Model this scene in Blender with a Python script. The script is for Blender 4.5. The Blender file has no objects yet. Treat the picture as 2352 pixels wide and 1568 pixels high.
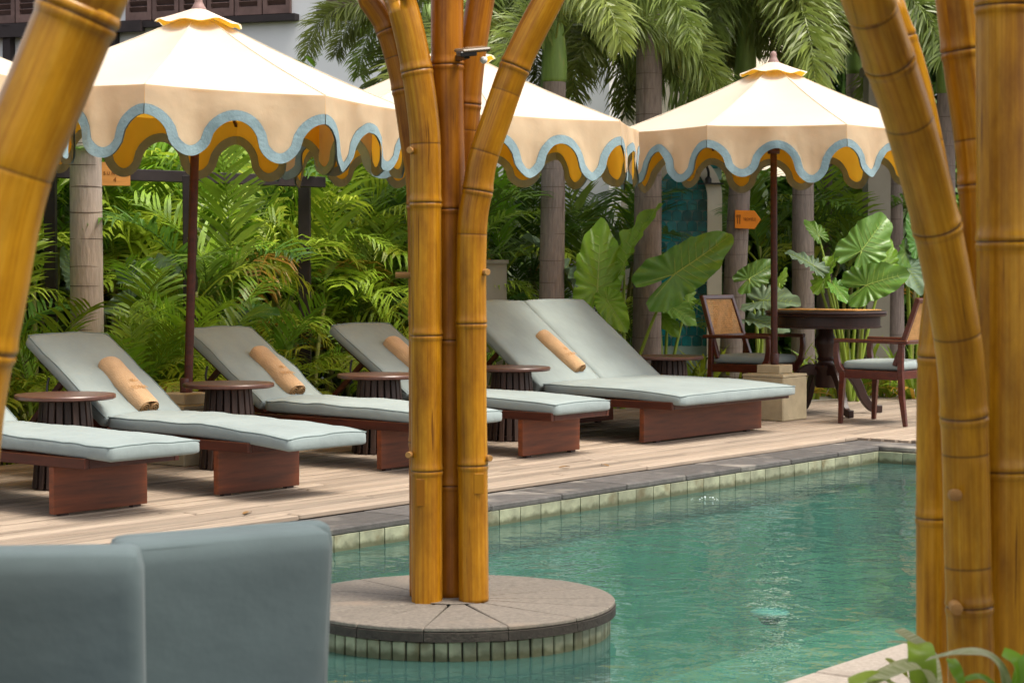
import bpy, bmesh, math, random
from mathutils import Vector, Matrix, noise
random.seed(7)
R = math.radians
SC = bpy.context.scene
COL = SC.collection

# ------------------------------------------------------------------ camera, sky, sun, exposure
F, CX, CY, CH = 4550.0, 1176.0, 784.0, 1.155          # in pixels of a 2352 x 1568 picture
PITCH = math.atan(169 / F)
cam = bpy.data.cameras.new('camera'); camo = bpy.data.objects.new('camera', cam); COL.objects.link(camo)
camo.location = (0, 0, CH); camo.rotation_euler = (R(90) - PITCH, 0, 0)
cam.sensor_width = 36; cam.lens = 36 * F / 2352; cam.clip_end = 500; cam.clip_start = .05
cam.dof.use_dof = True; cam.dof.focus_distance = 10.5; cam.dof.aperture_fstop = 9.0
SC.camera = camo
SUN_H, SUN_E = (0.86, -0.36), R(64)
W = bpy.data.worlds.new('World'); SC.world = W; W.use_nodes = True
wn = W.node_tree; bgn = wn.nodes['Background']
sky = wn.nodes.new('ShaderNodeTexSky'); sky.sky_type = 'NISHITA'; sky.sun_disc = False
sky.sun_elevation = SUN_E; sky.sun_rotation = math.atan2(SUN_H[0], SUN_H[1])
sky.air_density = 0.75; sky.dust_density = 4.5; sky.ozone_density = 0.4
hz = wn.nodes.new('ShaderNodeHueSaturation'); hz.inputs['Saturation'].default_value = .30      # a hazy, almost white tropical sky
wn.links.new(sky.outputs[0], hz.inputs['Color']); wn.links.new(hz.outputs[0], bgn.inputs[0]); bgn.inputs[1].default_value = 0.15
sl = bpy.data.lights.new('sun', 'SUN'); sl.energy = 1.5; sl.angle = R(22); sl.color = (1.0, .90, .74)
so = bpy.data.objects.new('sun', sl); COL.objects.link(so)
hs = Vector((SUN_H[0], SUN_H[1], 0)).normalized() * math.cos(SUN_E)
so.rotation_euler = Vector((hs.x, hs.y, math.sin(SUN_E))).to_track_quat('Z', 'Y').to_euler()
so.location = (6, -4, 12)
SC.view_settings.view_transform = 'Standard'; SC.view_settings.look = 'None'
SC.view_settings.exposure = 1.05; SC.view_settings.gamma = 1.0

# ------------------------------------------------------------------ pixel helpers
_c, _s = math.cos(PITCH), math.sin(PITCH)
def ray(px, py):
    a = (px - CX) / F; b = -(py - CY) / F
    return Vector((a, _c + b * _s, -_s + b * _c))
def Pz(px, py, z):
    d = ray(px, py); k = (z - CH) / d.z; return Vector((d.x * k, d.y * k, z))
def Py(px, py, Y):
    d = ray(px, py); k = Y / d.y; return Vector((d.x * k, Y, CH + d.z * k))
UA = R(52)
U = Vector((math.cos(UA), math.sin(UA), 0)); V = Vector((math.sin(UA), -math.cos(UA), 0)); N = -V
B0 = Vector((-.9225, 8.7697, 0))
def PL(s, t, z=0):                       # pool frame: s along the far edge, t away from the water
    p = B0 + U * s + N * t; return Vector((p.x, p.y, z))
def to_pl(p):
    d = Vector((p.x, p.y, 0)) - B0; return d.dot(U), d.dot(N)

# ------------------------------------------------------------------ materials
def nt(name):
    m = bpy.data.materials.new(name); m.use_nodes = True
    n = m.node_tree.nodes; l = m.node_tree.links
    return m, n, l, n['Principled BSDF'], n['Material Output']
def sc3(c, k): return tuple(min(1, x * k) for x in c) + (1,)
def M(name, col, rough=.6, spec=.4, var=.18, scale=6, stretch=(1, 1, 1), bump=0, bscale=60, bstretch=None, orand=0,
      hue=0, trans=0, tcol=None, coat=0, detail=5, col2=None, sheen=0, metal=0, coord='Object', dirt=None):
    m, n, l, p, o = nt(name)
    tc = n.new('ShaderNodeTexCoord'); oi = n.new('ShaderNodeObjectInfo')
    vm = n.new('ShaderNodeVectorMath'); vm.operation = 'ADD'
    cmb = n.new('ShaderNodeCombineXYZ'); mu = n.new('ShaderNodeMath'); mu.operation = 'MULTIPLY'; mu.inputs[1].default_value = 37.0
    l.new(oi.outputs['Random'], mu.inputs[0])
    for i in range(3): l.new(mu.outputs[0], cmb.inputs[i])
    mp = n.new('ShaderNodeMapping'); mp.inputs['Scale'].default_value = stretch
    l.new(tc.outputs[coord], mp.inputs[0]); l.new(mp.outputs[0], vm.inputs[0]); l.new(cmb.outputs[0], vm.inputs[1])
    nz = n.new('ShaderNodeTexNoise'); nz.inputs['Scale'].default_value = scale; nz.inputs['Detail'].default_value = detail
    nz.inputs['Roughness'].default_value = .62
    l.new(vm.outputs[0], nz.inputs['Vector'])
    rp = n.new('ShaderNodeValToRGB'); rp.color_ramp.elements[0].position = .28; rp.color_ramp.elements[1].position = .72
    rp.color_ramp.elements[0].color = sc3(col, 1 - var); rp.color_ramp.elements[1].color = sc3(col2, 1) if col2 else sc3(col, 1 + var)
    l.new(nz.outputs[0], rp.inputs[0]); cs = rp.outputs[0]
    if dirt:                                               # blotches with their own colour
        nd = n.new('ShaderNodeTexNoise'); nd.inputs['Scale'].default_value = dirt[1]; nd.inputs['Detail'].default_value = 6
        l.new(vm.outputs[0], nd.inputs['Vector'])
        rd = n.new('ShaderNodeValToRGB'); rd.color_ramp.elements[0].position = dirt[2]; rd.color_ramp.elements[1].position = dirt[2] + .16
        l.new(nd.outputs[0], rd.inputs[0])
        mx = n.new('ShaderNodeMixRGB'); mx.inputs[2].default_value = dirt[0] + (1,)
        l.new(rd.outputs[0], mx.inputs[0]); l.new(cs, mx.inputs[1]); cs = mx.outputs[0]
    if orand or hue:
        h = n.new('ShaderNodeHueSaturation')
        mr = n.new('ShaderNodeMapRange'); mr.inputs[3].default_value = 1 - orand; mr.inputs[4].default_value = 1 + orand
        l.new(oi.outputs['Random'], mr.inputs[0]); l.new(mr.outputs[0], h.inputs['Value'])
        if hue:
            m7 = n.new('ShaderNodeMath'); m7.operation = 'MULTIPLY'; m7.inputs[1].default_value = 7.31
            fr = n.new('ShaderNodeMath'); fr.operation = 'FRACT'
            l.new(oi.outputs['Random'], m7.inputs[0]); l.new(m7.outputs[0], fr.inputs[0])
            mh = n.new('ShaderNodeMapRange'); mh.inputs[3].default_value = .5 - hue; mh.inputs[4].default_value = .5 + hue
            l.new(fr.outputs[0], mh.inputs[0]); l.new(mh.outputs[0], h.inputs['Hue'])
        l.new(cs, h.inputs['Color']); cs = h.outputs[0]
    l.new(cs, p.inputs['Base Color'])
    p.inputs['Roughness'].default_value = rough; p.inputs['Specular IOR Level'].default_value = spec
    p.inputs['Metallic'].default_value = metal
    if coat: p.inputs['Coat Weight'].default_value = coat; p.inputs['Coat Roughness'].default_value = .18
    if sheen: p.inputs['Sheen Weight'].default_value = sheen
    if bump:
        nb = n.new('ShaderNodeTexNoise'); nb.inputs['Scale'].default_value = bscale; nb.inputs['Detail'].default_value = 4
        if bstretch:
            mb = n.new('ShaderNodeMapping'); mb.inputs['Scale'].default_value = bstretch
            l.new(tc.outputs[coord], mb.inputs[0]); l.new(mb.outputs[0], nb.inputs['Vector'])
        else: l.new(vm.outputs[0], nb.inputs['Vector'])
        bp = n.new('ShaderNodeBump'); bp.inputs['Strength'].default_value = bump; bp.inputs['Distance'].default_value = .02
        l.new(nb.outputs[0], bp.inputs['Height']); l.new(bp.outputs[0], p.inputs['Normal'])
    if trans:
        tr = n.new('ShaderNodeBsdfTranslucent'); mx = n.new('ShaderNodeMixShader'); mx.inputs[0].default_value = trans
        if tcol: tr.inputs[0].default_value = tcol + (1,)
        else: l.new(cs, tr.inputs[0])
        l.new(p.outputs[0], mx.inputs[1]); l.new(tr.outputs[0], mx.inputs[2]); l.new(mx.outputs[0], o.inputs[0])
    return m

def bamboo_mat(name, col, dark, pale, rough=.33):
    m, n, l, p, o = nt(name)
    uv = n.new('ShaderNodeUVMap'); oi = n.new('ShaderNodeObjectInfo')
    mp = n.new('ShaderNodeMapping'); mp.inputs['Scale'].default_value = (34, 1.2, 1); l.new(uv.outputs[0], mp.inputs[0])
    cmb = n.new('ShaderNodeCombineXYZ'); mu = n.new('ShaderNodeMath'); mu.operation = 'MULTIPLY'; mu.inputs[1].default_value = 53
    l.new(oi.outputs['Random'], mu.inputs[0]); l.new(mu.outputs[0], cmb.inputs[0]); l.new(mu.outputs[0], cmb.inputs[1])
    l.new(cmb.outputs[0], mp.inputs['Location'])
    nz = n.new('ShaderNodeTexNoise'); nz.inputs['Scale'].default_value = 1; nz.inputs['Detail'].default_value = 6; nz.inputs['Roughness'].default_value = .7
    l.new(mp.outputs[0], nz.inputs['Vector'])
    rp = n.new('ShaderNodeValToRGB'); e = rp.color_ramp.elements
    e[0].position = .27; e[0].color = dark + (1,); e[1].position = .5; e[1].color = col + (1,)
    e2 = e.new(.78); e2.color = pale + (1,)
    l.new(nz.outputs[0], rp.inputs[0])
    mp2 = n.new('ShaderNodeMapping'); mp2.inputs['Scale'].default_value = (3.5, 2.6, 1); l.new(uv.outputs[0], mp2.inputs[0]); l.new(cmb.outputs[0], mp2.inputs['Location'])
    nb = n.new('ShaderNodeTexNoise'); nb.inputs['Scale'].default_value = 1; nb.inputs['Detail'].default_value = 7; nb.inputs['Roughness'].default_value = .68; l.new(mp2.outputs[0], nb.inputs['Vector'])
    r2 = n.new('ShaderNodeValToRGB'); r2.color_ramp.elements[0].position = .32; r2.color_ramp.elements[0].color = (.44, .36, .30, 1)
    r2.color_ramp.elements[1].position = .62; r2.color_ramp.elements[1].color = (1, 1, 1, 1); l.new(nb.outputs[0], r2.inputs[0])
    ml = n.new('ShaderNodeMixRGB'); ml.blend_type = 'MULTIPLY'; ml.inputs[0].default_value = 1
    l.new(rp.outputs[0], ml.inputs[1]); l.new(r2.outputs[0], ml.inputs[2])
    # fine dark cracks along the fibre
    mp3 = n.new('ShaderNodeMapping'); mp3.inputs['Scale'].default_value = (26, 3.2, 1); l.new(uv.outputs[0], mp3.inputs[0]); l.new(cmb.outputs[0], mp3.inputs['Location'])
    nc = n.new('ShaderNodeTexNoise'); nc.inputs['Scale'].default_value = 1; nc.inputs['Detail'].default_value = 2; l.new(mp3.outputs[0], nc.inputs['Vector'])
    r3 = n.new('ShaderNodeValToRGB'); r3.color_ramp.elements[0].position = .25; r3.color_ramp.elements[0].color = (.25, .14, .07, 1)
    r3.color_ramp.elements[1].position = .33; r3.color_ramp.elements[1].color = (1, 1, 1, 1); l.new(nc.outputs[0], r3.inputs[0])
    m3 = n.new('ShaderNodeMixRGB'); m3.blend_type = 'MULTIPLY'; m3.inputs[0].default_value = .8
    l.new(ml.outputs[0], m3.inputs[1]); l.new(r3.outputs[0], m3.inputs[2])
    at = n.new('ShaderNodeAttribute'); at.attribute_name = 'node'
    mx = n.new('ShaderNodeMixRGB'); mx.inputs[2].default_value = (.045, .016, .006, 1)
    l.new(at.outputs['Fac'], mx.inputs[0]); l.new(m3.outputs[0], mx.inputs[1]); l.new(mx.outputs[0], p.inputs['Base Color'])
    p.inputs['Roughness'].default_value = rough; p.inputs['Specular IOR Level'].default_value = .3
    p.inputs['Coat Weight'].default_value = .10; p.inputs['Coat Roughness'].default_value = .25
    bp = n.new('ShaderNodeBump'); bp.inputs['Strength'].default_value = .18; bp.inputs['Distance'].default_value = .004
    l.new(nz.outputs[0], bp.inputs['Height']); l.new(bp.outputs[0], p.inputs['Normal'])
    return m

def water_mat():
    m, n, l, p, o = nt('pool_water'); n.remove(p)
    tc = n.new('ShaderNodeTexCoord')
    a = n.new('ShaderNodeTexNoise'); a.inputs['Scale'].default_value = 4.6; a.inputs['Detail'].default_value = 2.5; a.inputs['Distortion'].default_value = .6
    b = n.new('ShaderNodeTexNoise'); b.inputs['Scale'].default_value = 15; b.inputs['Detail'].default_value = 2
    c = n.new('ShaderNodeTexNoise'); c.inputs['Scale'].default_value = .9; c.inputs['Detail'].default_value = 1
    for q in (a, b, c): l.new(tc.outputs['Object'], q.inputs['Vector'])
    rg = n.new('ShaderNodeMapRange'); rg.inputs[1].default_value = .3; rg.inputs[2].default_value = .7; rg.inputs[3].default_value = .35; rg.inputs[4].default_value = 1.2
    l.new(c.outputs[0], rg.inputs[0])
    ad = n.new('ShaderNodeMath'); ad.operation = 'MULTIPLY_ADD'; ad.inputs[1].default_value = .22
    l.new(b.outputs[0], ad.inputs[0]); l.new(a.outputs[0], ad.inputs[2])
    mu = n.new('ShaderNodeMath'); mu.operation = 'MULTIPLY'; l.new(ad.outputs[0], mu.inputs[0]); l.new(rg.outputs[0], mu.inputs[1])
    bp = n.new('ShaderNodeBump'); bp.inputs['Strength'].default_value = 1.0; bp.inputs['Distance'].default_value = .012; l.new(mu.outputs[0], bp.inputs['Height'])
    fr = n.new('ShaderNodeFresnel'); fr.inputs[0].default_value = 1.38; l.new(bp.outputs[0], fr.inputs['Normal'])
    gl = n.new('ShaderNodeBsdfGlossy'); gl.inputs['Roughness'].default_value = .015; l.new(bp.outputs[0], gl.inputs['Normal'])
    tr = n.new('ShaderNodeBsdfTransparent'); tr.inputs[0].default_value = (.55, .85, .77, 1)
    df = n.new('ShaderNodeBsdfDiffuse'); df.inputs[0].default_value = (.085, .20, .178, 1)
    mx = n.new('ShaderNodeMixShader'); mx.inputs[0].default_value = .36; l.new(tr.outputs[0], mx.inputs[1]); l.new(df.outputs[0], mx.inputs[2])
    m2 = n.new('ShaderNodeMixShader'); l.new(fr.outputs[0], m2.inputs[0]); l.new(mx.outputs[0], m2.inputs[1]); l.new(gl.outputs[0], m2.inputs[2])
    l.new(m2.outputs[0], o.inputs[0])
    return m

MAT = {}
def setup():
    g = MAT
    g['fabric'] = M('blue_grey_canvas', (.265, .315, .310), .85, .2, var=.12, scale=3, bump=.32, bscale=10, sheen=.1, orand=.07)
    g['fabric_shaded'] = M('shaded_sofa_canvas', (.112, .148, .154), .85, .2, var=.14, scale=2.5, bump=.28, bscale=7, sheen=.1)  # lounger canvas darkened, the foreground's shade put into its colour
    g['piping'] = M('canvas_piping', (.20, .25, .245), .8, .2, var=.1)
    g['canopy'] = M('cream_canvas', (.80, .74, .64), .8, .2, var=.05, scale=2, trans=.38, tcol=(.95, .80, .55), bump=.08, bscale=7)
    g['valance'] = M('shaded_valance_canvas', (.66, .56, .405), .8, .2, var=.10, scale=4, trans=.40, tcol=(.95, .82, .58), bump=.35, bscale=9)  # same cream canvas, its shade put into a tan colour
    g['trim'] = M('blue_trim_tape', (.24, .325, .345), .9, .1, var=.10, scale=14, bump=.22, bscale=45)
    g['trim_shaded'] = M('trim_reverse_shaded', (.22, .235, .19), .9, .1, var=.12, scale=12)  # the blue tape in shade and orange bounce, put into the colour
    g['lining'] = M('orange_lining', (1.0, .58, .05), .8, .2, var=.12, scale=5, trans=.62, tcol=(1.0, .70, .09))
    g['bamboo'] = bamboo_mat('golden_bamboo', (.47, .20, .005), (.30, .105, .003), (.58, .31, .025))
    g['bamboo_near'] = bamboo_mat('lightened_amber_bamboo', (.56, .265, .008), (.38, .15, .004), (.66, .39, .045), .3)  # lightened copy of the golden bamboo, offsetting the roof's shade
    g['bamboo_red'] = bamboo_mat('reddish_bamboo', (.39, .135, .004), (.22, .055, .002), (.50, .20, .012), .38)
    g['peg'] = M('bamboo_peg', (.36, .18, .05), .6, .3)
    g['redwood'] = M('dark_red_timber', (.062, .013, .005), .42, .4, var=.4, scale=4, stretch=(1, 9, 9), coat=.08, orand=.2)
    g['redwood_h'] = M('red_brown_timber_panel', (.15, .034, .007), .5, .5, var=.45, scale=3, stretch=(9, 1, 12), coat=.05, orand=.22)
    g['darkwood'] = M('espresso_timber', (.030, .011, .007), .45, .4, var=.4, scale=6, stretch=(6, 6, 1), coat=.06)
    g['slatwood'] = M('weathered_slat', (.06, .034, .025), .5, .4, var=.4, scale=7, stretch=(6, 6, 1), orand=.35)
    g['tabletop'] = M('worn_red_tabletop', (.105, .045, .032), .36, .5, var=.3, scale=5, stretch=(1, 7, 1), coat=.12, orand=.1)
    g['chairwood'] = M('red_chair_timber', (.085, .016, .008), .3, .5, var=.4, scale=6, stretch=(2, 2, 7), coat=.4)
    g['cane'] = M('woven_cane', (.66, .40, .17), .6, .3, var=.2, scale=30)
    g['mat'] = M('straw_placemat', (.62, .34, .11), .7, .2, var=.15, scale=40, stretch=(1, 6, 1))
    g['plank'] = M('weathered_deck_board', (.305, .242, .185), .75, .2, var=.38, scale=2.2, stretch=(1.2, 16, 1), orand=.26, bump=.2, bscale=5, bstretch=(2, 60, 1), dirt=((.15, .105, .07), 2.2, .58))
    g['stone'] = M('andesite_coping', (.088, .081, .076), .78, .3, var=.28, scale=16, bump=.25, bscale=130, orand=.18, dirt=((.30, .27, .23), 2.5, .58))
    g['sand'] = M('sandstone_slab', (.178, .154, .128), .85, .2, var=.30, scale=60, bump=.2, bscale=160, orand=.08, dirt=((.26, .20, .15), 3.0, .62))
    g['pale_stone'] = M('pale_coping_stone', (.42, .36, .30), .85, .2, var=.18, scale=60, bump=.2, bscale=160, orand=.08, dirt=((.28, .23, .18), 3.0, .64))
    g['rim'] = M('dark_rim_stone', (.038, .031, .025), .75, .3, var=.35, scale=40, bump=.3, bscale=120, orand=.3)
    g['ptile'] = M('pale_green_pool_tile', (.25, .255, .17), .55, .4, var=.4, scale=8, orand=.2, dirt=((.13, .10, .045), 7, .55))
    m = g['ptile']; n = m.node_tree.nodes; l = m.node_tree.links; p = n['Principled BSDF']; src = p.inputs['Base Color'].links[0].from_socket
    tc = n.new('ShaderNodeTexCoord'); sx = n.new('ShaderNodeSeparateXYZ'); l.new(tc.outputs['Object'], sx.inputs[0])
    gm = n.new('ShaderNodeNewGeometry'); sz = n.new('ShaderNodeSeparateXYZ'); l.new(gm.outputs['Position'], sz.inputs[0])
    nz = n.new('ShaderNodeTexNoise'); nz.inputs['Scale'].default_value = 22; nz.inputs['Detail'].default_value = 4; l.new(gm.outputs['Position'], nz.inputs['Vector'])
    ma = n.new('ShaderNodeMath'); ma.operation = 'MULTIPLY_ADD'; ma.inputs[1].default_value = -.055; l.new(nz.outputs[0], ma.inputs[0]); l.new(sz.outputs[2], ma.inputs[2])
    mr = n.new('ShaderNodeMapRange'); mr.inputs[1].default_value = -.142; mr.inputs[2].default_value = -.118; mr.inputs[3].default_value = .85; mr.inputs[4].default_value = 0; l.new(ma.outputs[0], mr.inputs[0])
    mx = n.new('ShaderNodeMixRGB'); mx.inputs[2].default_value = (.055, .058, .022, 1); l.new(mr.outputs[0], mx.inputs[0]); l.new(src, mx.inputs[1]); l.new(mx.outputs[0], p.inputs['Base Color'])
    g['pool'] = M('submerged_green_stone', (.24, .40, .33), .7, .2, var=.25, scale=5)
    g['soil'] = M('dark_soil', (.045, .032, .02), .95, .1, var=.5, scale=9, bump=.4, bscale=20)
    g['pave'] = M('light_paving', (.46, .42, .37), .85, .2, var=.15, scale=9, bump=.15, bscale=80)
    g['plaster'] = M('white_plaster', (.80, .80, .80), .9, .1, var=.05, scale=1.2, bump=.05, bscale=20)
    g['cream'] = M('cream_plaster', (.84, .75, .60), .9, .1, var=.06, scale=1.5, bump=.05, bscale=20)
    g['greywall'] = M('grey_render', (.35, .32, .26), .9, .1, var=.12, scale=2)
    g['shutter'] = M('brown_shutter_paint', (.15, .092, .080), .6, .3, var=.3, scale=6, orand=.2)
    g['blackwood'] = M('dark_pergola_timber', (.032, .024, .024), .6, .3, var=.3, scale=5)
    g['trunk'] = M('ringed_palm_bark', (.245, .20, .175), .9, .1, var=.25, scale=7, stretch=(7, 7, 1), bump=.3, bscale=14, bstretch=(5, 5, 1), orand=.12, dirt=((.13, .10, .085), 3, .58))
    g['trunk_lt'] = M('pale_palm_bark', (.46, .385, .335), .9, .1, var=.18, scale=7, stretch=(7, 7, 1), bump=.3, bscale=14, bstretch=(5, 5, 1), dirt=((.24, .185, .155), 3, .62))
    g['ring'] = M('palm_trunk_scar', (.15, .115, .095), .9, .1)
    g['shaft'] = M('green_crownshaft', (.16, .25, .055), .5, .4, var=.3, scale=4, stretch=(6, 6, .6), dirt=((.30, .22, .08), 4, .62))
    lf = dict(rough=.38, spec=.5, var=.25, scale=5, trans=.30, hue=.018)
    g['areca'] = M('areca_leaf', (.22, .37, .025), orand=.42, **lf)
    g['areca_lt'] = M('areca_leaf_light', (.40, .52, .04), orand=.3, **lf)
    g['areca_yel'] = M('areca_leaf_yellow', (.48, .30, .03), orand=.25, **lf)
    g['fox'] = M('foxtail_leaf', (.19, .245, .05), orand=.35, **lf)
    g['dark_leaf'] = M('deep_green_leaf', (.11, .21, .025), orand=.3, **lf)
    g['far_leaf'] = M('far_tree_leaf', (.085, .16, .028), orand=.3, **lf)
    g['cane_stem'] = M('areca_cane', (.25, .26, .07), .6, .3, var=.4, scale=9, stretch=(3, 3, 1), orand=.25, dirt=((.42, .38, .30), 5, .55))
    g['petiole'] = M('green_petiole', (.26, .36, .045), .45, .4)
    g['taro'] = M('elephant_ear_leaf', (.13, .29, .045), .33, .5, var=.22, scale=7, trans=.28, orand=.14, hue=.015, bump=.2, bscale=18)
    g['taro_lt'] = M('elephant_ear_leaf_bright', (.23, .42, .035), .35, .5, var=.22, scale=7, trans=.35, orand=.12, bump=.2, bscale=18)
    g['taro_blue'] = M('elephant_ear_underside', (.19, .28, .17), .45, .4, var=.2, scale=7, trans=.2, orand=.12, bump=.2, bscale=18)
    g['vein'] = M('leaf_vein', (.34, .46, .10), .5, .3, var=.1)
    g['lily'] = M('yellow_green_strap_leaf', (.27, .36, .03), .4, .5, var=.3, scale=6, trans=.35, orand=.35, hue=.03)
    g['varieg'] = M('striped_strap_leaf', (.20, .27, .05), .45, .4, var=.1, scale=9, stretch=(1, 22, 1), col2=(.62, .60, .40), trans=.3)
    g['grass'] = M('grass', (.08, .16, .025), .6, .3, orand=.2, trans=.3)
    g['teal'] = M('teal_glazed_tile', (.012, .23, .25), .18, .5, var=.35, scale=14, orand=.35, coat=.3)
    g['grout'] = M('teal_grout', (.38, .50, .46), .9, .1)
    g['concrete'] = M('cream_concrete_base', (.44, .365, .235), .85, .2, var=.15, scale=9, bump=.15, bscale=70, dirt=((.34, .27, .16), 5, .64))
    g['black'] = M('black_metal', (.015, .014, .014), .4, .5, var=.2)
    g['solar'] = M('brown_lamp_housing', (.12, .08, .045), .35, .5, var=.2, scale=20)
    g['solar_top'] = M('solar_panel_glass', (.30, .21, .13), .25, .5, var=.15)
    g['towel'] = M('tan_terry_towel', (.54, .345, .185), .95, .1, var=.14, scale=9, bump=.5, bscale=160, sheen=.3)
    g['towel_in'] = M('towel_roll_inside', (.44, .26, .12), .95, .1, var=.2, scale=20, bump=.4, bscale=90)
    g['towel_mark'] = M('towel_embroidery', (.50, .29, .125), .9, .1)
    g['sign'] = M('orange_wood_sign', (.66, .285, .07), .55, .3, var=.2, scale=5, stretch=(1, 1, 6))
    g['sign2'] = M('bright_orange_sign', (.76, .23, .012), .5, .3, var=.15, scale=5)
    g['ink'] = M('burnt_lettering', (.20, .065, .015), .8, .1)
    g['finial'] = M('pinkish_wood_finial', (.30, .19, .17), .5, .3, var=.2)
    g['lamp'] = M('pale_blue_glass', (.5, .75, .78), .2, .5, var=.15, scale=30)
    g['thatch'] = M('alang_thatch', (.20, .145, .075), .95, .1, var=.4, scale=12, stretch=(1, 12, 1), bump=.5, bscale=40)
    g['foam'] = M('white_foam', (.80, .86, .85), .4, .5, var=.05)
    g['dead_leaf'] = M('dry_leaf', (.20, .11, .04), .8, .2)
    g['water'] = water_mat()
setup()

# ------------------------------------------------------------------ mesh helpers
def tag(o, label=None, cat=None, group=None, kind=None):
    if label: o['label'] = label
    if cat: o['category'] = cat
    if group: o['group'] = group
    if kind: o['kind'] = kind
    return o
def empty(name, loc=(0, 0, 0), rz=0, parent=None):
    o = bpy.data.objects.new(name, None); COL.objects.link(o); o.location = loc; o.rotation_euler = (0, 0, rz); o.empty_display_size = .1
    if parent: o.parent = parent
    return o
def link(name, me, parent=None, loc=None, rot=None, scale=None):
    o = bpy.data.objects.new(name, me); COL.objects.link(o)
    if parent: o.parent = parent
    if loc is not None: o.location = loc
    if rot is not None: o.rotation_euler = rot
    if scale is not None: o.scale = (scale,) * 3 if isinstance(scale, (int, float)) else scale
    return o
def copy_tree(o, parent=None):
    c = o.copy(); COL.objects.link(c); c.parent = parent
    for ch in o.children: copy_tree(ch, c)
    return c
class MB:
    def __init__(s): s.v = []; s.f = []; s.uv = {}; s.at = {}
    def add(s, vs, fs):
        k = len(s.v); s.v += [tuple(p) for p in vs]; s.f += [tuple(i + k for i in f) for f in fs]; return k
    def box(s, c, d, rot=None):
        c = Vector(c); h = Vector(d) / 2
        vs = [Vector((x * h.x, y * h.y, z * h.z)) for x in (-1, 1) for y in (-1, 1) for z in (-1, 1)]
        if rot is not None: vs = [rot @ p for p in vs]
        s.add([c + p for p in vs], [(0, 1, 3, 2), (4, 6, 7, 5), (0, 4, 5, 1), (2, 3, 7, 6), (0, 2, 6, 4), (1, 5, 7, 3)]); return s
    def bar(s, a, b, w, h, up=(0, 0, 1)):
        a = Vector(a); b = Vector(b); x = (b - a); L = x.length; x.normalize()
        y = Vector(up).cross(x)
        if y.length < 1e-4: y = Vector((0, 1, 0)).cross(x)
        y.normalize(); z = x.cross(y)
        s.box((a + b) / 2, (L, w, h), Matrix((x, y, z)).transposed()); return s
    def sweep(s, path, w, h, up=(0, 1, 0)):             # flat bar bent along a path
        P = [Vector(p) for p in path]; rings = []
        for i, p in enumerate(P):
            t = (P[min(i + 1, len(P) - 1)] - P[max(i - 1, 0)]).normalized()
            y = Vector(up); y = (y - t * y.dot(t)).normalized(); z = t.cross(y)
            ww = w[i] if isinstance(w, (list, tuple)) else w; hh = h[i] if isinstance(h, (list, tuple)) else h
            rings.append([p + y * ww / 2 * a + z * hh / 2 * b for a, b in ((-1, -1), (1, -1), (1, 1), (-1, 1))])
        vs = [q for r in rings for q in r]; fs = []
        for i in range(len(P) - 1):
            for k in range(4): fs.append((i * 4 + k, i * 4 + (k + 1) % 4, i * 4 + 4 + (k + 1) % 4, i * 4 + 4 + k))
        e = (len(P) - 1) * 4; fs += [(3, 2, 1, 0), (e, e + 1, e + 2, e + 3)]
        s.add(vs, fs); return s
    def tube(s, path, r, n=10, cap=True):
        P = [Vector(p) for p in path]; m = len(P); vs = []; fs = []
        t0 = (P[1] - P[0]).normalized(); y = t0.orthogonal().normalized()
        for i, p in enumerate(P):
            t = (P[min(i + 1, m - 1)] - P[max(i - 1, 0)]).normalized(); y = (y - t * y.dot(t)).normalized(); z = t.cross(y)
            rr = r[i] if isinstance(r, (list, tuple)) else r
            for k in range(n):
                a = 2 * math.pi * k / n; vs.append(p + (y * math.cos(a) + z * math.sin(a)) * rr)
        for i in range(m - 1):
            for k in range(n): fs.append((i * n + k, i * n + (k + 1) % n, i * n + n + (k + 1) % n, i * n + n + k))
        if cap: fs += [tuple(range(n - 1, -1, -1)), tuple(range((m - 1) * n, m * n))]
        s.add(vs, fs); return s
    def lathe(s, prof, c=(0, 0, 0), n=32, ph=0, flute=None):
        c = Vector(c); vs = []; fs = []; m = len(prof)
        for (r, z) in prof:
            for k in range(n):
                a = ph + 2 * math.pi * k / n; rr = r * (1 + (flute if (flute and k % 2) else 0)); vs.append(c + Vector((rr * math.cos(a), rr * math.sin(a), z)))
        for i in range(m - 1):
            for k in range(n): fs.append((i * n + k, i * n + (k + 1) % n, i * n + n + (k + 1) % n, i * n + n + k))
        fs += [tuple(range(n - 1, -1, -1)), tuple(range((m - 1) * n, m * n))]
        s.add(vs, fs); return s
    def prism(s, poly, d, org=(0, 0, 0), ax=(1, 0, 0), ay=(0, 0, 1)):   # polygon in the ax/ay plane, thickness d along the normal
        ax = Vector(ax); ay = Vector(ay); nz = ax.cross(ay).normalized(); o = Vector(org); n = len(poly)
        a = [o + ax * x + ay * y - nz * d / 2 for x, y in poly]; b = [p + nz * d for p in a]
        s.add(a + b, [tuple(range(n - 1, -1, -1)), tuple(range(n, 2 * n))] + [(i, (i + 1) % n, n + (i + 1) % n, n + i) for i in range(n)]); return s
    def mesh(s, name, mat, smooth=False, bevel=0, angle=None):
        me = bpy.data.meshes.new(name); me.from_pydata(s.v, [], s.f); me.materials.append(mat)
        if bevel:
            bm = bmesh.new(); bm.from_mesh(me)
            bmesh.ops.bevel(bm, geom=[e for e in bm.edges if e.calc_face_angle(0) > R(30)], offset=bevel, segments=1, affect='EDGES', clamp_overlap=True)
            bm.to_mesh(me); bm.free()
        if smooth:
            me.polygons.foreach_set('use_smooth', [True] * len(me.polygons))
            if angle: me.set_sharp_from_angle(angle=R(angle))
        me.update(); return me
    def build(s, name, mat, parent=None, smooth=False, bevel=0, angle=None, **k):
        return link(name, s.mesh(name, mat, smooth, bevel, angle), parent, **k)

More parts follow.
